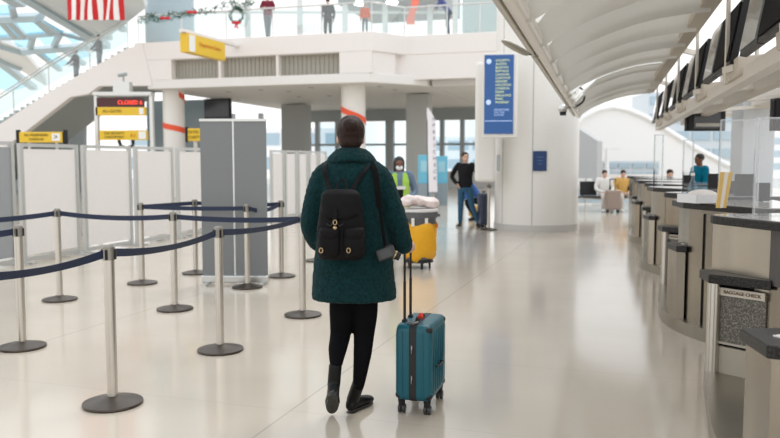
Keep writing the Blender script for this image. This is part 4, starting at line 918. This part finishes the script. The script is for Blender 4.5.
    bm = nb(); tube(bm, [q_(-.018, .087, -.063), q_(0, .094, -.062), q_(.018, .087, -.063)], .005*k, 8); obj('mouth', bm, M('lips', (.35,.12,.10), .5), t)
    if mask:
        bm = nb(); ell(bm, q_(0, .05, -.06), (.062*k, .062*k, .045*k), R3); obj('face_mask', bm, M('mask_white', (.75,.76,.78), .6), t, smooth=60)
    if vest:
        bm = nb()
        loft(bm, [hring(hip+up*.02*k if q < .2 else (ch+up*(q-.36)*k), (rx+.022)*k, (ry+.024)*k, 24) for q, rx, ry in ((.0, .165, .12), (.32, .17, .122), (.42, .175, .115), (.49, .16, .10), (.53, .12, .08))])
        obj('vest', bm, vest, t, smooth=60)
    return t
TEAL_T = cloth('teal_shirt', (.0, .17, .27)); HV = cloth('hi_vis_vest', (.38, .62, .10))
BLACKC = cloth('cloth_black', (.012, .012, .014)); DEN = cloth('denim', (.03, .075, .13)); WHC = cloth('cloth_white', (.75, .73, .70)); YC = cloth('cloth_mustard', (.62, .38, .12)); ORC = cloth('cloth_orange', (.75,.12,.03)); BLC = cloth('cloth_blue', (.05,.12,.35)); PALEP = cloth('pale_trousers', (.62,.57,.52))
# worker with hi-vis vest behind the waste cart
p = gnd(399, 258); zt_ = at(399, 156.5, p.y).z
t = person('person in a hi-vis yellow green vest, dark hood and white mask behind the waste bin', (p.x, p.y, 0), PI+.1, zt_/1.0, dict(pitch=-.15, el=(-.27, .03, 1.15), er=(.27, .03, 1.15), hl=(-.14, .25, 1.05), hr=(.14, .25, 1.05)), top=cloth('grey_blue_shirt', (.16,.22,.30)), pants=BLACKC, skin=SKIN2, hair=HAIRK, hairstyle='hood', mask=True, vest=None)
for s_ in (-1, 1):
    bm = nb(); kk = zt_/1.75
    pts_ = [(s_*.085, .10, 1.44), (s_*.10, .138, 1.32), (s_*.10, .142, 1.1), (s_*.10, .14, .92)]
    tube(bm, [Vector(q)*kk for q in pts_], [.045*kk, .06*kk, .062*kk, .06*kk], 10, flat=.3, up=(0, 1, 0)); obj('vest_front', bm, HV, t)
bm = nb(); box(bm, (0, .14*kk, 1.05*kk), (.10, .02, .28)); obj('dark_shirt_front', bm, BLACKC, t)
bm = nb(); box(bm, (0, .158*kk, 1.22*kk), (.17, .02, .05)); obj('badge_strip', bm, WHC, t)
# person in black by the column
g = gnd(465, 226.5); H1 = at(463, 152, g.y).z
t = person('person in a black jacket and blue jeans reaching a hand towards the round column', (g.x, g.y, 0), PI-.35, H1, dict(yaw=.55, kl=(-.17, .03, .50), al=(-.34, .02, .09), fl=(-.9, .5), kr=(.10, .03, .5), ar=(.12, .0, .09), fr=(.2, 1), el=(-.36, .05, 1.17), hl=(-.52, .14, 1.10), er=(.33, -.04, 1.18), hr=(.16, .12, 1.0)), top=BLACKC, pants=cloth('denim_mid', (.035,.10,.17)), shoe=DARK, skin=SKIN1, hair=HAIRB, hairstyle='bun')
# person bending, colourful, seen between the suitcase and the column box
g = gnd(482, 222); g.y += .6
t = person('person in a blue jacket with red hair crouching behind the navy suitcase', (g.x+.0, g.y, 0), PI*.5, 1.6, dict(hip=(0, -.05, .5), chest=(0, .18, .85), neck=(0, .24, 1.02), head=(0, .32, 1.13), pitch=-.5, kl=(-.12, .35, .52), kr=(.12, .32, .50), al=(-.12, .12, .09), ar=(.12, .1, .09), el=(-.26, .32, .72), er=(.26, .32, .72), hl=(-.2, .5, .55), hr=(.2, .5, .55)), top=BLC, pants=BLACKC, hair=M('red_hair', (.35,.06,.02), .5))
p = gnd(474.5, 218); bm = nb(); ell(bm, (p.x, p.y, .17), (.17, .12, .17)); o = remesh('handbag', bm, YC, None, .02, 2, disp=(.02, 8)); tag(o, 'mustard yellow bag on the floor by the crouching person', 'bag')
# seated couple
WHL = [('person in white seated on the black bench', 604, WHC, PALEP, HAIRB, SKIN1), ('person in a mustard jacket seated on the black bench, behind the grey suitcase', 622.5, YC, PALEP, HAIRB, SKIN1)]
sit = dict(hip=(0, 0, .50), chest=(0, .02, .87), neck=(0, .04, 1.06), head=(0, .08, 1.18), kl=(-.13, .43, .50), kr=(.13, .43, .50), al=(-.14, .42, .09), ar=(.14, .44, .09), el=(-.27, .10, .72), er=(.27, .10, .72), hl=(-.12, .34, .62), hr=(.12, .34, .62), pitch=-.3)
for lab, px, a_, b2, h_, s_ in WHL:
    x_ = at(px, 200, BY+.2).x; person(lab, (x_, BY+.26, 0), PI, 1.62, sit, top=a_, pants=b2, hair=h_, skin=s_, shoe=WHC, vox=.013)
g = Vector((at(612.5, 205, BY-.4).x, BY-.42, 0)); t = thing('suitcase', 'grey brown trolley suitcase standing in front of the seated couple', 'suitcase', tuple(g))
bm = nb(); box(bm, (0, 0, .36), (.40, .24, .56)); obj('shell', bm, M('taupe_shell', (.30,.23,.19), .5), t, bevel=.04)
for x_ in (-.15, .15):
    for y_ in (-.08, .08): bm = nb(); cyl(bm, (x_-.015, y_, .035), (x_+.015, y_, .035), .035, seg=14); cyl(bm, (x_, y_, .05), (x_, y_, .09), .02, seg=8); obj('wheel', bm, DARK, t)
for x_ in (-.08, .08): bm = nb(); cyl(bm, (x_, .05, .63), (x_, .05, .95), .01, seg=8); obj('handle_rod', bm, DARK, t)
bm = nb(); cyl(bm, (-.1, .05, .95), (.1, .05, .95), .015, seg=8); obj('grip', bm, DARK, t)
# agent in teal behind the counters
Ya = 14.37; pa = at(700, 160, Ya); H2 = at(700, 153.5, Ya).z
person('person in a bright teal polo shirt standing behind the counters, facing left', (pa.x, Ya, 0), PI*.5+.25, H2, dict(pitch=-.15, el=(-.25, .05, 1.15), er=(.25, .05, 1.15), hl=(-.2, .28, 1.10), hr=(.2, .28, 1.10)), top=TEAL_T, pants=BLACKC, skin=SKIN2, hair=HAIRK, vox=.010)
pa = at(669, 170, 19); person('person with brown hair sitting far behind the check-in desks', (pa.x, 19, 0), PI, 1.7, dict(sit), top=WHC, pants=BLACKC, vox=.014)
# upper level people
def upper(px, py, t_, rz, lab, **k):
    p = onF(px, py, t_); person(lab, (p.x, p.y, TOPZ+.005), rz, k.pop('H', 1.7), vox=.016, **k)
upper(268, 33, .7, PI, 'person in grey trousers and dark red top on the upper level by the wreath', top=cloth('dark_red_top', (.20,.03,.05)), pants=cloth('grey_trousers', (.16,.17,.19)), pose=dict(kl=(-.05,.02,.5), al=(-.04, 0, .09), kr=(.06,.03,.5), ar=(.03,.05,.09), hl=(.05,.22,1.2), hr=(-.05,.22,1.18), el=(-.25,.05,1.18), er=(.25,.05,1.18)))
upper(328, 31, 2.0, .3, 'person in dark clothes on the upper level left of the orange figure', top=BLACKC, pants=BLACKC)
upper(365, 31, .8, PI, 'person in an orange jacket standing at the upper glass balustrade', H=.0+1.15, top=ORC, pants=cloth('grey_trousers', (.16,.17,.19)), hair=HAIRK)
upper(448, 36, 2.1, PI*.5, 'person in a blue shirt leaning forward on the upper right balustrade', top=cloth('blue_violet', (.10,.12,.30)), pants=cloth('slate_trousers', (.10,.13,.17)), H=1.75, pose=dict(chest=(0, .2, 1.24), neck=(0, .32, 1.38), head=(0, .42, 1.46), el=(-.2, .42, 1.1), er=(.2, .42, 1.1), hl=(-.15, .5, 1.02), hr=(.15, .5, 1.02)))
# people on the stair
for px, py, lab in ((100, 66, 'person in dark clothes higher up on the stair behind glass'), (77, 80, 'person in a black top lower down on the stair behind glass')):
    p = onF(px, py+8, 1.5); person(lab, tuple(p), PI*.5, 1.65, dict(el=(-.2, .2, 1.15), er=(.2, .2, 1.15), hl=(-.2, .35, 1.05), hr=(.2, .35, 1.05)), top=BLACKC if px < 90 else cloth('dark_olive', (.04,.05,.05)), pants=cloth('grey_trousers', (.16,.17,.19)), hair=HAIRK, vox=.018)
# stair steps under them
bm = nb(); s0 = onF(150, 50, 1.5); s1_ = onF(0, 135, 1.5); nst = 26
for i in range(nst):
    q = (i+.5)/nst; p = s0+(s1_-s0)*q; box(bm, (p.x, p.y, p.z-.2), ((s0-s1_).xy.length/nst+.01, 2.7, .36), FA)
struct('floor_stair', bm, GREYP)
# ================================================================== SUITCASE of the woman
SO = at(412.6, 330, 4.36); SRZ = -.29
t = thing('suitcase', 'teal hard shell cabin suitcase with black zip band and four wheels beside the walking woman', 'suitcase', (SO.x, 4.36, 0), SRZ)
TEAL = M('teal_shell', (.004,.092,.125), .38, noise_amt=.05, bump=.05, bscale=200, spec=.4)
def rrect(cx_, cz_, hw, hh, r_, y, n_=6):
    out = []
    for (sx_, sz_, a0) in ((1, 1, 0), (-1, 1, PI/2), (-1, -1, PI), (1, -1, 1.5*PI)):
        for i in range(n_+1):
            a = a0+PI/2*i/n_; out.append(Vector((cx_+sx_*(hw-r_)+math.cos(a)*r_, y, cz_+sz_*(hh-r_)+math.sin(a)*r_)))
    return out
D_ = .41; z0_, z1_ = .082, .540; W2 = .110; ZM = (z0_+z1_)/2; HH = (z1_-z0_)/2
def shell_half(s_):
    # profile in (y,z): rounded rectangle, thickness along x from zip band to broad face
    bm = nb(); rs = []
    for x_, ins in ((.022, .0), (.045, .0), (.085, .001), (.098, .006), (.105, .016), (W2, .03)):
        rr = rrect(D_/2, ZM, D_/2-ins, HH-ins, .045, 0)
        rs.append([Vector((s_*x_, q.x, q.z)) for q in rr])
    return loft(bm, rs)
sh_l = obj('shell_half', shell_half(-1), TEAL, t, smooth=35); sh_r = obj('shell_half', shell_half(1), TEAL, t, smooth=35)
for s_, par in ((1, sh_r), (-1, sh_l)):
    for i in range(5):
        y_ = .06+.058*i; bm = nb(); tube(bm, [(s_*(W2+.000), y_+.0, z0_+.05), (s_*(W2+.003), y_+.012, ZM), (s_*(W2), y_+.03, z1_-.05)], [.009, .010, .009], 8, flat=.6, up=(1, 0, 0)); obj('ridge', bm, TEAL, par, smooth=60)
    # shallow vertical creases on the narrow face
    bm = nb(); box(bm, (s_*.062, -.001, ZM), (.003, .006, .38)); obj('crease', bm, M('teal_crease', (.004,.10,.13), .4), par)
bm = nb(); rs = []
for x_, ex in ((-.024, -.002), (-.020, .002), (.020, .002), (.024, -.002)):
    rr = rrect(D_/2, ZM, D_/2+ex, HH+ex, .045, 0); rs.append([Vector((x_, q.x, q.z)) for q in rr])
loft(bm, rs); zb_ = obj('zip_band', bm, M('zip_black', (.012,.012,.013), .6, bump=.3, bscale=300), t, smooth=35)
for z_ in (.42, .24):
    bm = nb(); tube(bm, [(-.004, -.006, z_), (-.003, -.010, z_-.02), (-.005, -.008, z_-.045)], [.004, .005, .003], 8); obj('zip_pull', bm, M('zip_metal', (.3,.3,.3), .4, .9), zb_)
for s_ in (-1, 1):
    for zz, lab in ((z1_-.028, 1), (z0_+.028, 0)):
        for yy in (.02, D_-.02):
            if s_ < 0 and zz > .3: continue
            bm = nb(); ell(bm, (s_*(W2-.024), yy+(.012 if yy < .1 else -.012), zz-(.006 if lab else -.006)), (.026, .030, .024), seg=16); obj('corner_guard', bm, DARK, t, smooth=60)
# carry handle, lock, rods, grip
bm = nb(); tube(bm, spline([(0, .10, z1_+.0), (0, .115, z1_+.022), (0, .175, z1_+.028), (0, .235, z1_+.022), (0, .25, z1_)]), .011, 10, flat=.6); obj('carry_handle', bm, DARK, t, smooth=60)
bm = nb(); tube(bm, spline([(W2, .11, .28), (W2+.02, .12, .28), (W2+.022, .18, .28), (W2+.02, .23, .28), (W2, .24, .28)]), .010, 10, flat=.6); obj('side_handle', bm, DARK, t, smooth=60)
ROD = M('rod_dark_metal', (.035,.032,.03), .3, .8)
HZ = .962
for y_ in (.10, .235):
    bm = nb(); box(bm, (-.076, y_, z1_+.005), (.026, .034, .016)); obj('rod_socket', bm, DARK, t, bevel=.003)
    bm = nb(); cyl(bm, (-.076, y_, z1_-.02), (-.076, y_, HZ-.18), .0085, seg=14); cyl(bm, (-.076, y_, HZ-.19), (-.076, y_, HZ), .0068, seg=14); obj('handle_rod', bm, ROD, t, smooth=40)
bm = nb(); tube(bm, [(-.076, .085, HZ), (-.076, .12, HZ+.008), (-.076, .215, HZ+.008), (-.076, .25, HZ)], [.013, .015, .015, .013], 12); obj('grip', bm, DARK, t, smooth=60)
for x_ in (-.078, .078):
    for y_ in (.045, D_-.045):
        bm = nb(); cyl(bm, (x_, y_, .055), (x_, y_, .09), .019, .024, 16); box(bm, (x_, y_+.006, .052), (.018, .026, .03)); wh = obj('wheel_housing', bm, DARK, t, smooth=40)
        for q in (-1, 1):
            bm = nb(); cyl(bm, (x_+q*.012-.0075, y_+.008, .027), (x_+q*.012+.0075, y_+.008, .027), .027, seg=24); wl = obj('wheel', bm, M('wheel_rubber', (.03,.03,.032), .5), wh, smooth=40)
            bm = nb(); cyl(bm, (x_+q*.0205-.001, y_+.008, .027), (x_+q*.0205+.001, y_+.008, .027), .016, seg=18); obj('hub', bm, M('hub_grey', (.12,.12,.12), .4), wh)
tagc = M('tag_red', (.75,.05,.03), .5)
bm = nb(); p_ = Vector((.028, .12, z1_+.012)); tube(bm, spline([p_+Vector((-.02, -.01, .012)), p_+Vector((-.008, -.02, .034)), p_+Vector((.006, -.02, .022)), p_+Vector((-.004, -.01, .008))]), .007, 8); ell(bm, p_+Vector((-.004, -.018, .03)), (.015, .009, .016), seg=10); obj('ribbon_tag', bm, tagc, t)
bm = nb(); tube(bm, [(-.045, .06, z1_+.012), (-.03, .03, z1_+.010), (.0, .02, z1_+.008), (.02, .045, z1_+.010)], .007, 8); obj('luggage_tag', bm, M('tag_grey', (.12,.12,.13), .4), t)
# ================================================================== THE WALKING WOMAN
YW = 4.42
def W(px, py, dy=0): return at(px, py, YW+dy)
def wr(px): return px*YW/F
g = W(352, 412); wt = thing('person', 'person walking away in a fluffy dark green coat, black tights and ankle boots', 'person', (g.x, YW, 0))
bm = nb()
def pr(y, xl, xr, ry, dy=0, n_=28, pw=1.0):
    a = W(xl, y, dy); b_ = W(xr, y, dy); return hring(((a.x+b_.x)/2, YW+dy, a.z), (b_.x-a.x)/2, ry, n_, pw)
# torso, neck, head, arms, legs as one body
loft(bm, [pr(y, a, b_, ry) for y, a, b_, ry in ((300, 334, 376, .09), (288, 326, 382, .12), (268, 326, 381, .12), (240, 331, 376, .10), (215, 329, 378, .11), (190, 325, 382, .11), (175, 326, 381, .10), (166, 334, 372, .07), (160, 342, 362, .05))])
tube(bm, [W(351, 172), W(351, 160), W(351, 145, .01)], [.058, .054, .055], 16)
head_shape(bm, W(350.5, 137.5, .02), .95, .12, -.05)
for js, rs in (([W(330, 174), W(314, 214, .02), W(322, 240, .16)], [.05, .04, .028]), ([W(376, 174), W(392, 214, -.04), W(402, 245, .0)], [.05, .042, .028])):
    limb(bm, js, rs)
hand(bm, W(322, 240, .16), W(334, 244, .24), -1, .0095, .5, Vector((0, 0, 1)))
# right hand closed over the suitcase grip
grip = Matrix.Translation(Vector((SO.x, 4.36, 0))) @ Matrix.Rotation(SRZ, 4, 'Z')
GP = grip @ Vector((-.076, .165, HZ+.008)); ga_ = (grip.to_3x3() @ Vector((0, 1, 0))).normalized(); gx = (grip.to_3x3() @ Vector((1, 0, 0))).normalized(); gz = Vector((0, 0, 1))
wrist = W(402, 245, .0)
pal = GP+gz*.034-gx*.004
tube(bm, [wrist, (wrist+pal)/2+gz*.006, pal-ga_*.0, pal+ga_*.035], [.027, .03, .036, .030], 12, flat=.62)
for i, L_ in enumerate((.9, 1.0, .96, .8)):
    b0 = GP+ga_*(.040-.024*i)+gz*.030+gx*.008
    tube(bm, [b0, b0+gx*.022*L_-gz*.010, b0+gx*.024*L_-gz*.036*L_, b0+gx*.004-gz*.052*L_, b0-gx*.014-gz*.046*L_], [.0105, .0105, .0098, .009, .008], 9)
tb = GP-ga_*.012+gz*.026-gx*.018
tube(bm, [tb, tb-gx*.012-gz*.018+ga_*.012, tb-gx*.004-gz*.040+ga_*.028], [.012, .011, .009], 9)
LL = [W(344, 290), W(342.5, 312, .01), W(340.5, 334, .03), W(337.5, 350, -.05), W(336, 366, -.12)]; LR_ = [.082, .072, .056, .048, .027]
RL = [W(364, 290), W(365.5, 312), W(364, 334, .02), W(362.5, 354, -.02), W(358.5, 386, -.03)]; RR_ = [.078, .066, .056, .048, .027]
limb(bm, LL, LR_); limb(bm, RL, RR_)
# feet inside the boots
hz = W(333.5, 392, -.20); tz = gnd(332, 413.5); tz = Vector((tz.x, YW-.04, .010)); dirv = (tz-hz).normalized(); LF = (tz-hz).length
nv = Vector((0, dirv.z, -dirv.y)).normalized(); upf = -nv
limb(bm, [LL[-1], hz+dirv*.05+upf*.072, hz+dirv*.19+upf*.036], [.027, .027, .022])
fr0 = gnd(355, 411); fd = Vector((.52, .85, 0)).normalized()
limb(bm, [RL[-1], Vector((fr0.x, fr0.y+.02, .06)), Vector((fr0.x-.012, fr0.y-.01, .045))+fd*.09], [.027, .028, .020])
remesh('body', bm, SKIN1, wt, .0055, 3, world=True)
TI = M('tights_black', (.004,.004,.005), .9, spec=.1)
bm = nb(); limb(bm, LL, [r_+.006 for r_ in LR_], 20); limb(bm, RL, [r_+.006 for r_ in RR_], 20); loft(bm, [pr(y, a, b_, ry) for y, a, b_, ry in ((301, 332, 378, .10), (288, 324, 384, .125), (268, 324, 383, .125), (250, 328, 379, .11))])
remesh('tights', bm, TI, wt, .007, 3, world=True)
# boots
BOOT = M('boot_leather', (.004,.004,.004), .38, bump=.08, bscale=60, spec=.22); SOLE = M('boot_sole', (.022,.020,.018), .35, bump=.2, bscale=90)
def boot(heel, toe, nrm, top, topr, lab):
    """heel, toe: ends of the sole line; nrm: outward direction of the sole"""
    heel = Vector(heel); toe = Vector(toe); ax = (toe-heel); L_ = ax.length; ax.normalize(); up_ = -Vector(nrm).normalized(); up_ = (up_-ax*up_.dot(ax)).normalized(); sd2 = ax.cross(up_)
    bm = nb(); rs = []
    for q, hw, h in ((0, .022, .05), (.06, .033, .075), (.25, .036, .085), (.45, .037, .07), (.68, .045, .055), (.85, .041, .045), (.96, .026, .034), (1.0, .010, .02)):
        c = heel+ax*q*L_; rs.append([c+sd2*math.cos(2*PI*i/16)*hw+up_*(.008+h/2+math.sin(2*PI*i/16)*h/2) for i in range(16)])
    loft(bm, rs); an = heel+ax*.17*L_+up_*.07; top = Vector(top)
    tube(bm, [heel+ax*.2*L_+up_*.03, an, (an+top)/2, top], [.034, .038, .038, topr], 16, rounded=False)
    b_ = remesh('boot', bm, BOOT, wt, .006, 3, world=True)
    bm = nb(); out = []
    for i in range(28):
        a = 2*PI*i/28; q = .5-.5*math.cos(a)
        wd = .040*(math.sin(PI*min(1, q*1.0))**.45 if 0 < q < 1 else 0)*(.82+.28*q if q < .9 else 1.05)*(1-.22*math.exp(-((q-.42)/.16)**2))
        out.append(heel+ax*q*(L_+.004)+sd2*wd*math.copysign(1, math.sin(a)))
    extr(bm, out, up_*.016); obj('sole', bm, SOLE, b_, True, smooth=40, bevel=0)
    bm = nb(); extr(bm, [heel+ax*q*L_+sd2*w_-up_*.0 for q, w_ in ((.01, -.018), (.01, .018), (.06, .030), (.22, .029), (.22, -.029), (.06, -.030))], -up_*.022 if nrm[2] > -.99 else -up_*.001); obj('heel_block', bm, SOLE, b_, True)
    bm = nb()
    for i in range(5):
        c = an+(top-an)*(.1+.2*i)+ax*.040; cyl(bm, c-sd2*.018-ax*.006, c+sd2*.018-ax*.006, .0035, seg=6)
    obj('laces', bm, TI, b_, True)
    return b_
boot(hz, tz, nv, W(335.5, 364, -.12), .038, 'left')
h0 = Vector((fr0.x-.035, fr0.y-.045, .004)); boot(h0, h0+fd*.25, (0, 0, -1), W(359, 382, -.03), .038, 'right')
# coat
COAT = M('coat_boucle', (.006,.030,.033), .95, noise_amt=.8, nscale=60, bump=.8, bscale=150, sheen=.06, spec=.08)
bm = nb()
crow = [(298.5, 312.5, 396, .175), (295, 312, 396.5, .18), (282, 312.5, 395, .178), (262, 314, 393, .165), (240, 317, 390, .155), (215, 320, 386, .15), (195, 320, 386, .145), (180, 319, 387, .14), (170, 320, 385, .125), (163, 325, 379, .105), (158, 332, 371, .085), (152, 335, 368, .075)]
loft(bm, [pr(y, a, b_, ry, 0, 40, .92) for y, a, b_, ry in crow])
for js, rs in (([W(334, 171), W(324, 179), W(315, 203, .0), W(311.5, 226, .02), W(317, 243, .10)], [.072, .078, .067, .064, .050]), ([W(370, 171), W(380, 180), W(390, 203, -.03), W(397, 222, -.04), W(403.5, 246, .0)], [.072, .076, .066, .063, .056])):
    limb(bm, js, rs, 18)
o = remesh('coat', bm, COAT, wt, .009, 4, world=True, disp=(.0045, 60))
bm = nb(); rs = []
for i in range(36):
    a = 2*PI*i/36; x_ = math.cos(a); y_ = math.sin(a); back = max(0, -y_)
    c = W(351.5, 154.5-1.0*back)+Vector((x_*.106*(1-.10*back), y_*.088, -.018*max(0, y_)-abs(x_)*.012)); o_ = Vector((x_, y_, 0)).normalized()
    rs.append([c+o_*math.cos(2*PI*j/10)*.026+Vector((0, 0, 1))*math.sin(2*PI*j/10)*.046-o_*math.sin(2*PI*j/10)*.034 for j in range(10)])
rs.append(rs[0])
vs = [[bm.verts.new(p) for p in r_] for r_ in rs[:-1]]
for i in range(36):
    for j in range(10): bm.faces.new((vs[i][j], vs[i][(j+1) % 10], vs[(i+1) % 36][(j+1) % 10], vs[(i+1) % 36][j]))
remesh('collar', bm, COAT, wt, .008, 3, world=True, disp=(.0045, 60))
# hair pulled up
bm = nb(); hc = W(350.8, 132.5, .0)
ell(bm, hc+Vector((0, 0, .006)), (.083, .104, .096), seg=28); ell(bm, hc+Vector((0, -.02, -.045)), (.070, .078, .06), seg=24); ell(bm, W(350.5, 126, -.072), (.050, .046, .046), seg=20)
remesh('hair', bm, HAIRB, wt, .006, 3, world=True, disp=(.003, 30))
R = Matrix.Translation(W(350.5, 136.5, .015)) @ Matrix.Rotation(.12, 4, 'Z')
for s_ in (-1, 1): bm = nb(); ell(bm, R @ Vector((s_*.03, .078, .01)), (.012, .008, .007), seg=10); obj('eye', bm, M('eye_dark', (.02,.015,.012)), wt, True)
# ------------------------------------------------------------------ backpack
BP = M('backpack_black', (.0075,.007,.0075), .65, noise_amt=.15, bump=.2, bscale=150, spec=.12)
DY = -.235
g = W(341, 258, DY); bt_ = thing('backpack', 'small black backpack with drawstring flap on the back of the walking woman', 'backpack', tuple(g))
GOLD = M('brass_ring', (.50,.36,.20), .3, 1.0)
bm = nb(); loft(bm, [pr(y, a, b_, ry, DY, 36, .8) for y, a, b_, ry in ((259.5, 323, 361, .045), (257.5, 319, 364.5, .065), (250, 317.3, 366, .078), (238, 317, 366, .08), (222, 318, 364.5, .078), (205, 320, 362, .072), (196, 321.5, 360, .062), (191, 325, 357, .04))])
bag = remesh('bag_body', bm, BP, bt_, .008, 4, world=True, disp=(.004, 14))
bm = nb(); fl_ = [pr(y, a, b_, ry, DY-.012, 36, .75) for y, a, b_, ry in ((219, 325, 355, .074), (214, 321.5, 361, .078), (202, 320.5, 361.5, .073), (194, 321.5, 360.5, .062), (190.5, 325, 357, .042), (189, 332, 351, .02))]
loft(bm, fl_); remesh('flap', bm, BP, bt_, .007, 3, world=True)
for a, b_, lab in ((318.5, 341, ''), (342.5, 365.5, '')):
    bm = nb(); loft(bm, [pr(y, a+i1, b_-i1, ry, DY-.065, 28, .8) for y, i1, ry in ((257, 4, .02), (254, 1.5, .035), (245, 0, .043), (234, 0, .043), (230, 1.5, .032), (229, 3, .02))]); remesh('pocket', bm, BP, bt_, .007, 3, world=True)
    bm = nb(); loft(bm, [pr(y, a+i1, b_-i1, ry, DY-.07, 28, .8) for y, i1, ry in ((238, 2, .042), (234, .5, .046), (230, .5, .044), (227.5, 2, .03))]); remesh('pocket_flap', bm, BP, bt_, .007, 2, world=True)
def ring_at(p, rx, rz_, m=GOLD, th=.0035, name='metal_ring'):
    bm = nb(); P_ = [p+Vector((math.cos(2*PI*i/16)*rx, 0, math.sin(2*PI*i/16)*rz_)) for i in range(17)]; tube(bm, P_, th, 8, rounded=False); obj(name, bm, m, bt_, True)
for x_, y_, dy_ in ((335, 222.5, -.105), (348.5, 250.5, -.125), (321, 250.5, -.12)):
    ring_at(W(x_, y_, DY+dy_), .0095, .013, th=.0028)
bm = nb(); box(bm, W(335, 216, DY-.095), (.022, .012, .075)); obj('closing_strap', bm, DARKM, bt_, True)
bm = nb(); ell(bm, W(335, 228, DY-.1), (.012, .012, .012), seg=12); obj('cord_stopper', bm, GOLD, bt_, True)
for s_, (xa, xb) in ((-1, (334, 327)), (1, (336, 343))):
    bm = nb(); tube(bm, spline([W(xa, 221, DY-.085), W((xa+xb)/2, 226, DY-.09), W(xb, 224, DY-.085)]), .004, 8); obj('drawstring', bm, DARK, bt_, True)
bm = nb(); tube(bm, spline([W(337, 191, DY-.0), W(338, 184, DY+.03), W(341.5, 179.5, DY+.045), W(346, 183, DY+.03), W(347, 191, DY-.0)]), .007, 8, flat=.6); obj('top_loop', bm, BP, bt_, True)
for pts_ in ([(331, 193, .03), (327, 180, .085), (324.5, 171, .105), (325, 164, .17), (327, 165, .30)], [(351, 193, .03), (358, 180, .085), (364.5, 171, .105), (369, 164.5, .17), (370, 166, .30)]):
    bm = nb(); P_ = spline([W(x_, y_, DY+d_) for x_, y_, d_ in pts_]); tube(bm, P_, .0135, 10, flat=.28, up=(0, -1, .2)); obj('shoulder_strap', bm, BP, bt_, True, smooth=60)
# ------------------------------------------------------------------ camera on its strap
g = W(385.5, 253, -.15); ct = thing('camera', 'compact black camera hanging from a wide dark strap on the woman\'s right hip', 'camera', tuple(g))
bm = nb(); P_ = spline([W(371, 163, -.07), W(375, 172, -.135), W(377.5, 190, -.165), W(379.5, 206, -.175)]); tube(bm, P_, .0185, 10, flat=.2, up=(0, -1, 0)); obj('strap_pad', bm, M('strap_black', (.006,.006,.006), .8, spec=.08), ct, True, smooth=60)
bm = nb(); P_ = spline([W(379.5, 206, -.175), W(382, 225, -.185), W(385, 246, -.175)]); tube(bm, P_, .009, 8, flat=.3, up=(0, -1, 0)); obj('strap', bm, MATS['strap_black'], ct, True)
rot = Matrix.Rotation(-.35, 4, 'Y'); pcx = W(386, 253, -.18)
bm = nb(); box(bm, pcx, (.105, .045, .065), rot=rot); obj('camera_body', bm, M('camera_black', (.035,.033,.032), .4), ct, True, bevel=.008)
bm = nb(); box(bm, pcx+Vector((.012, 0, .038)), (.04, .035, .018), rot=rot); obj('viewfinder', bm, DARK, ct, True, bevel=.004)
bm = nb(); box(bm, pcx+Vector((0, -.0235, 0)), (.07, .003, .045), rot=rot); obj('rear_screen', bm, SCREEN, ct, True)
bm = nb(); cyl(bm, pcx+Vector((.05, 0, -.01)), pcx+Vector((.078, .0, -.024)), .024, .022, 20); obj('lens', bm, DARK, ct, True, smooth=40)
bm = nb(); cyl(bm, pcx+Vector((.048, -.0, -.009)), pcx+Vector((.054, .0, -.012)), .026, seg=20); obj('lens_ring', bm, GOLD, ct, True)
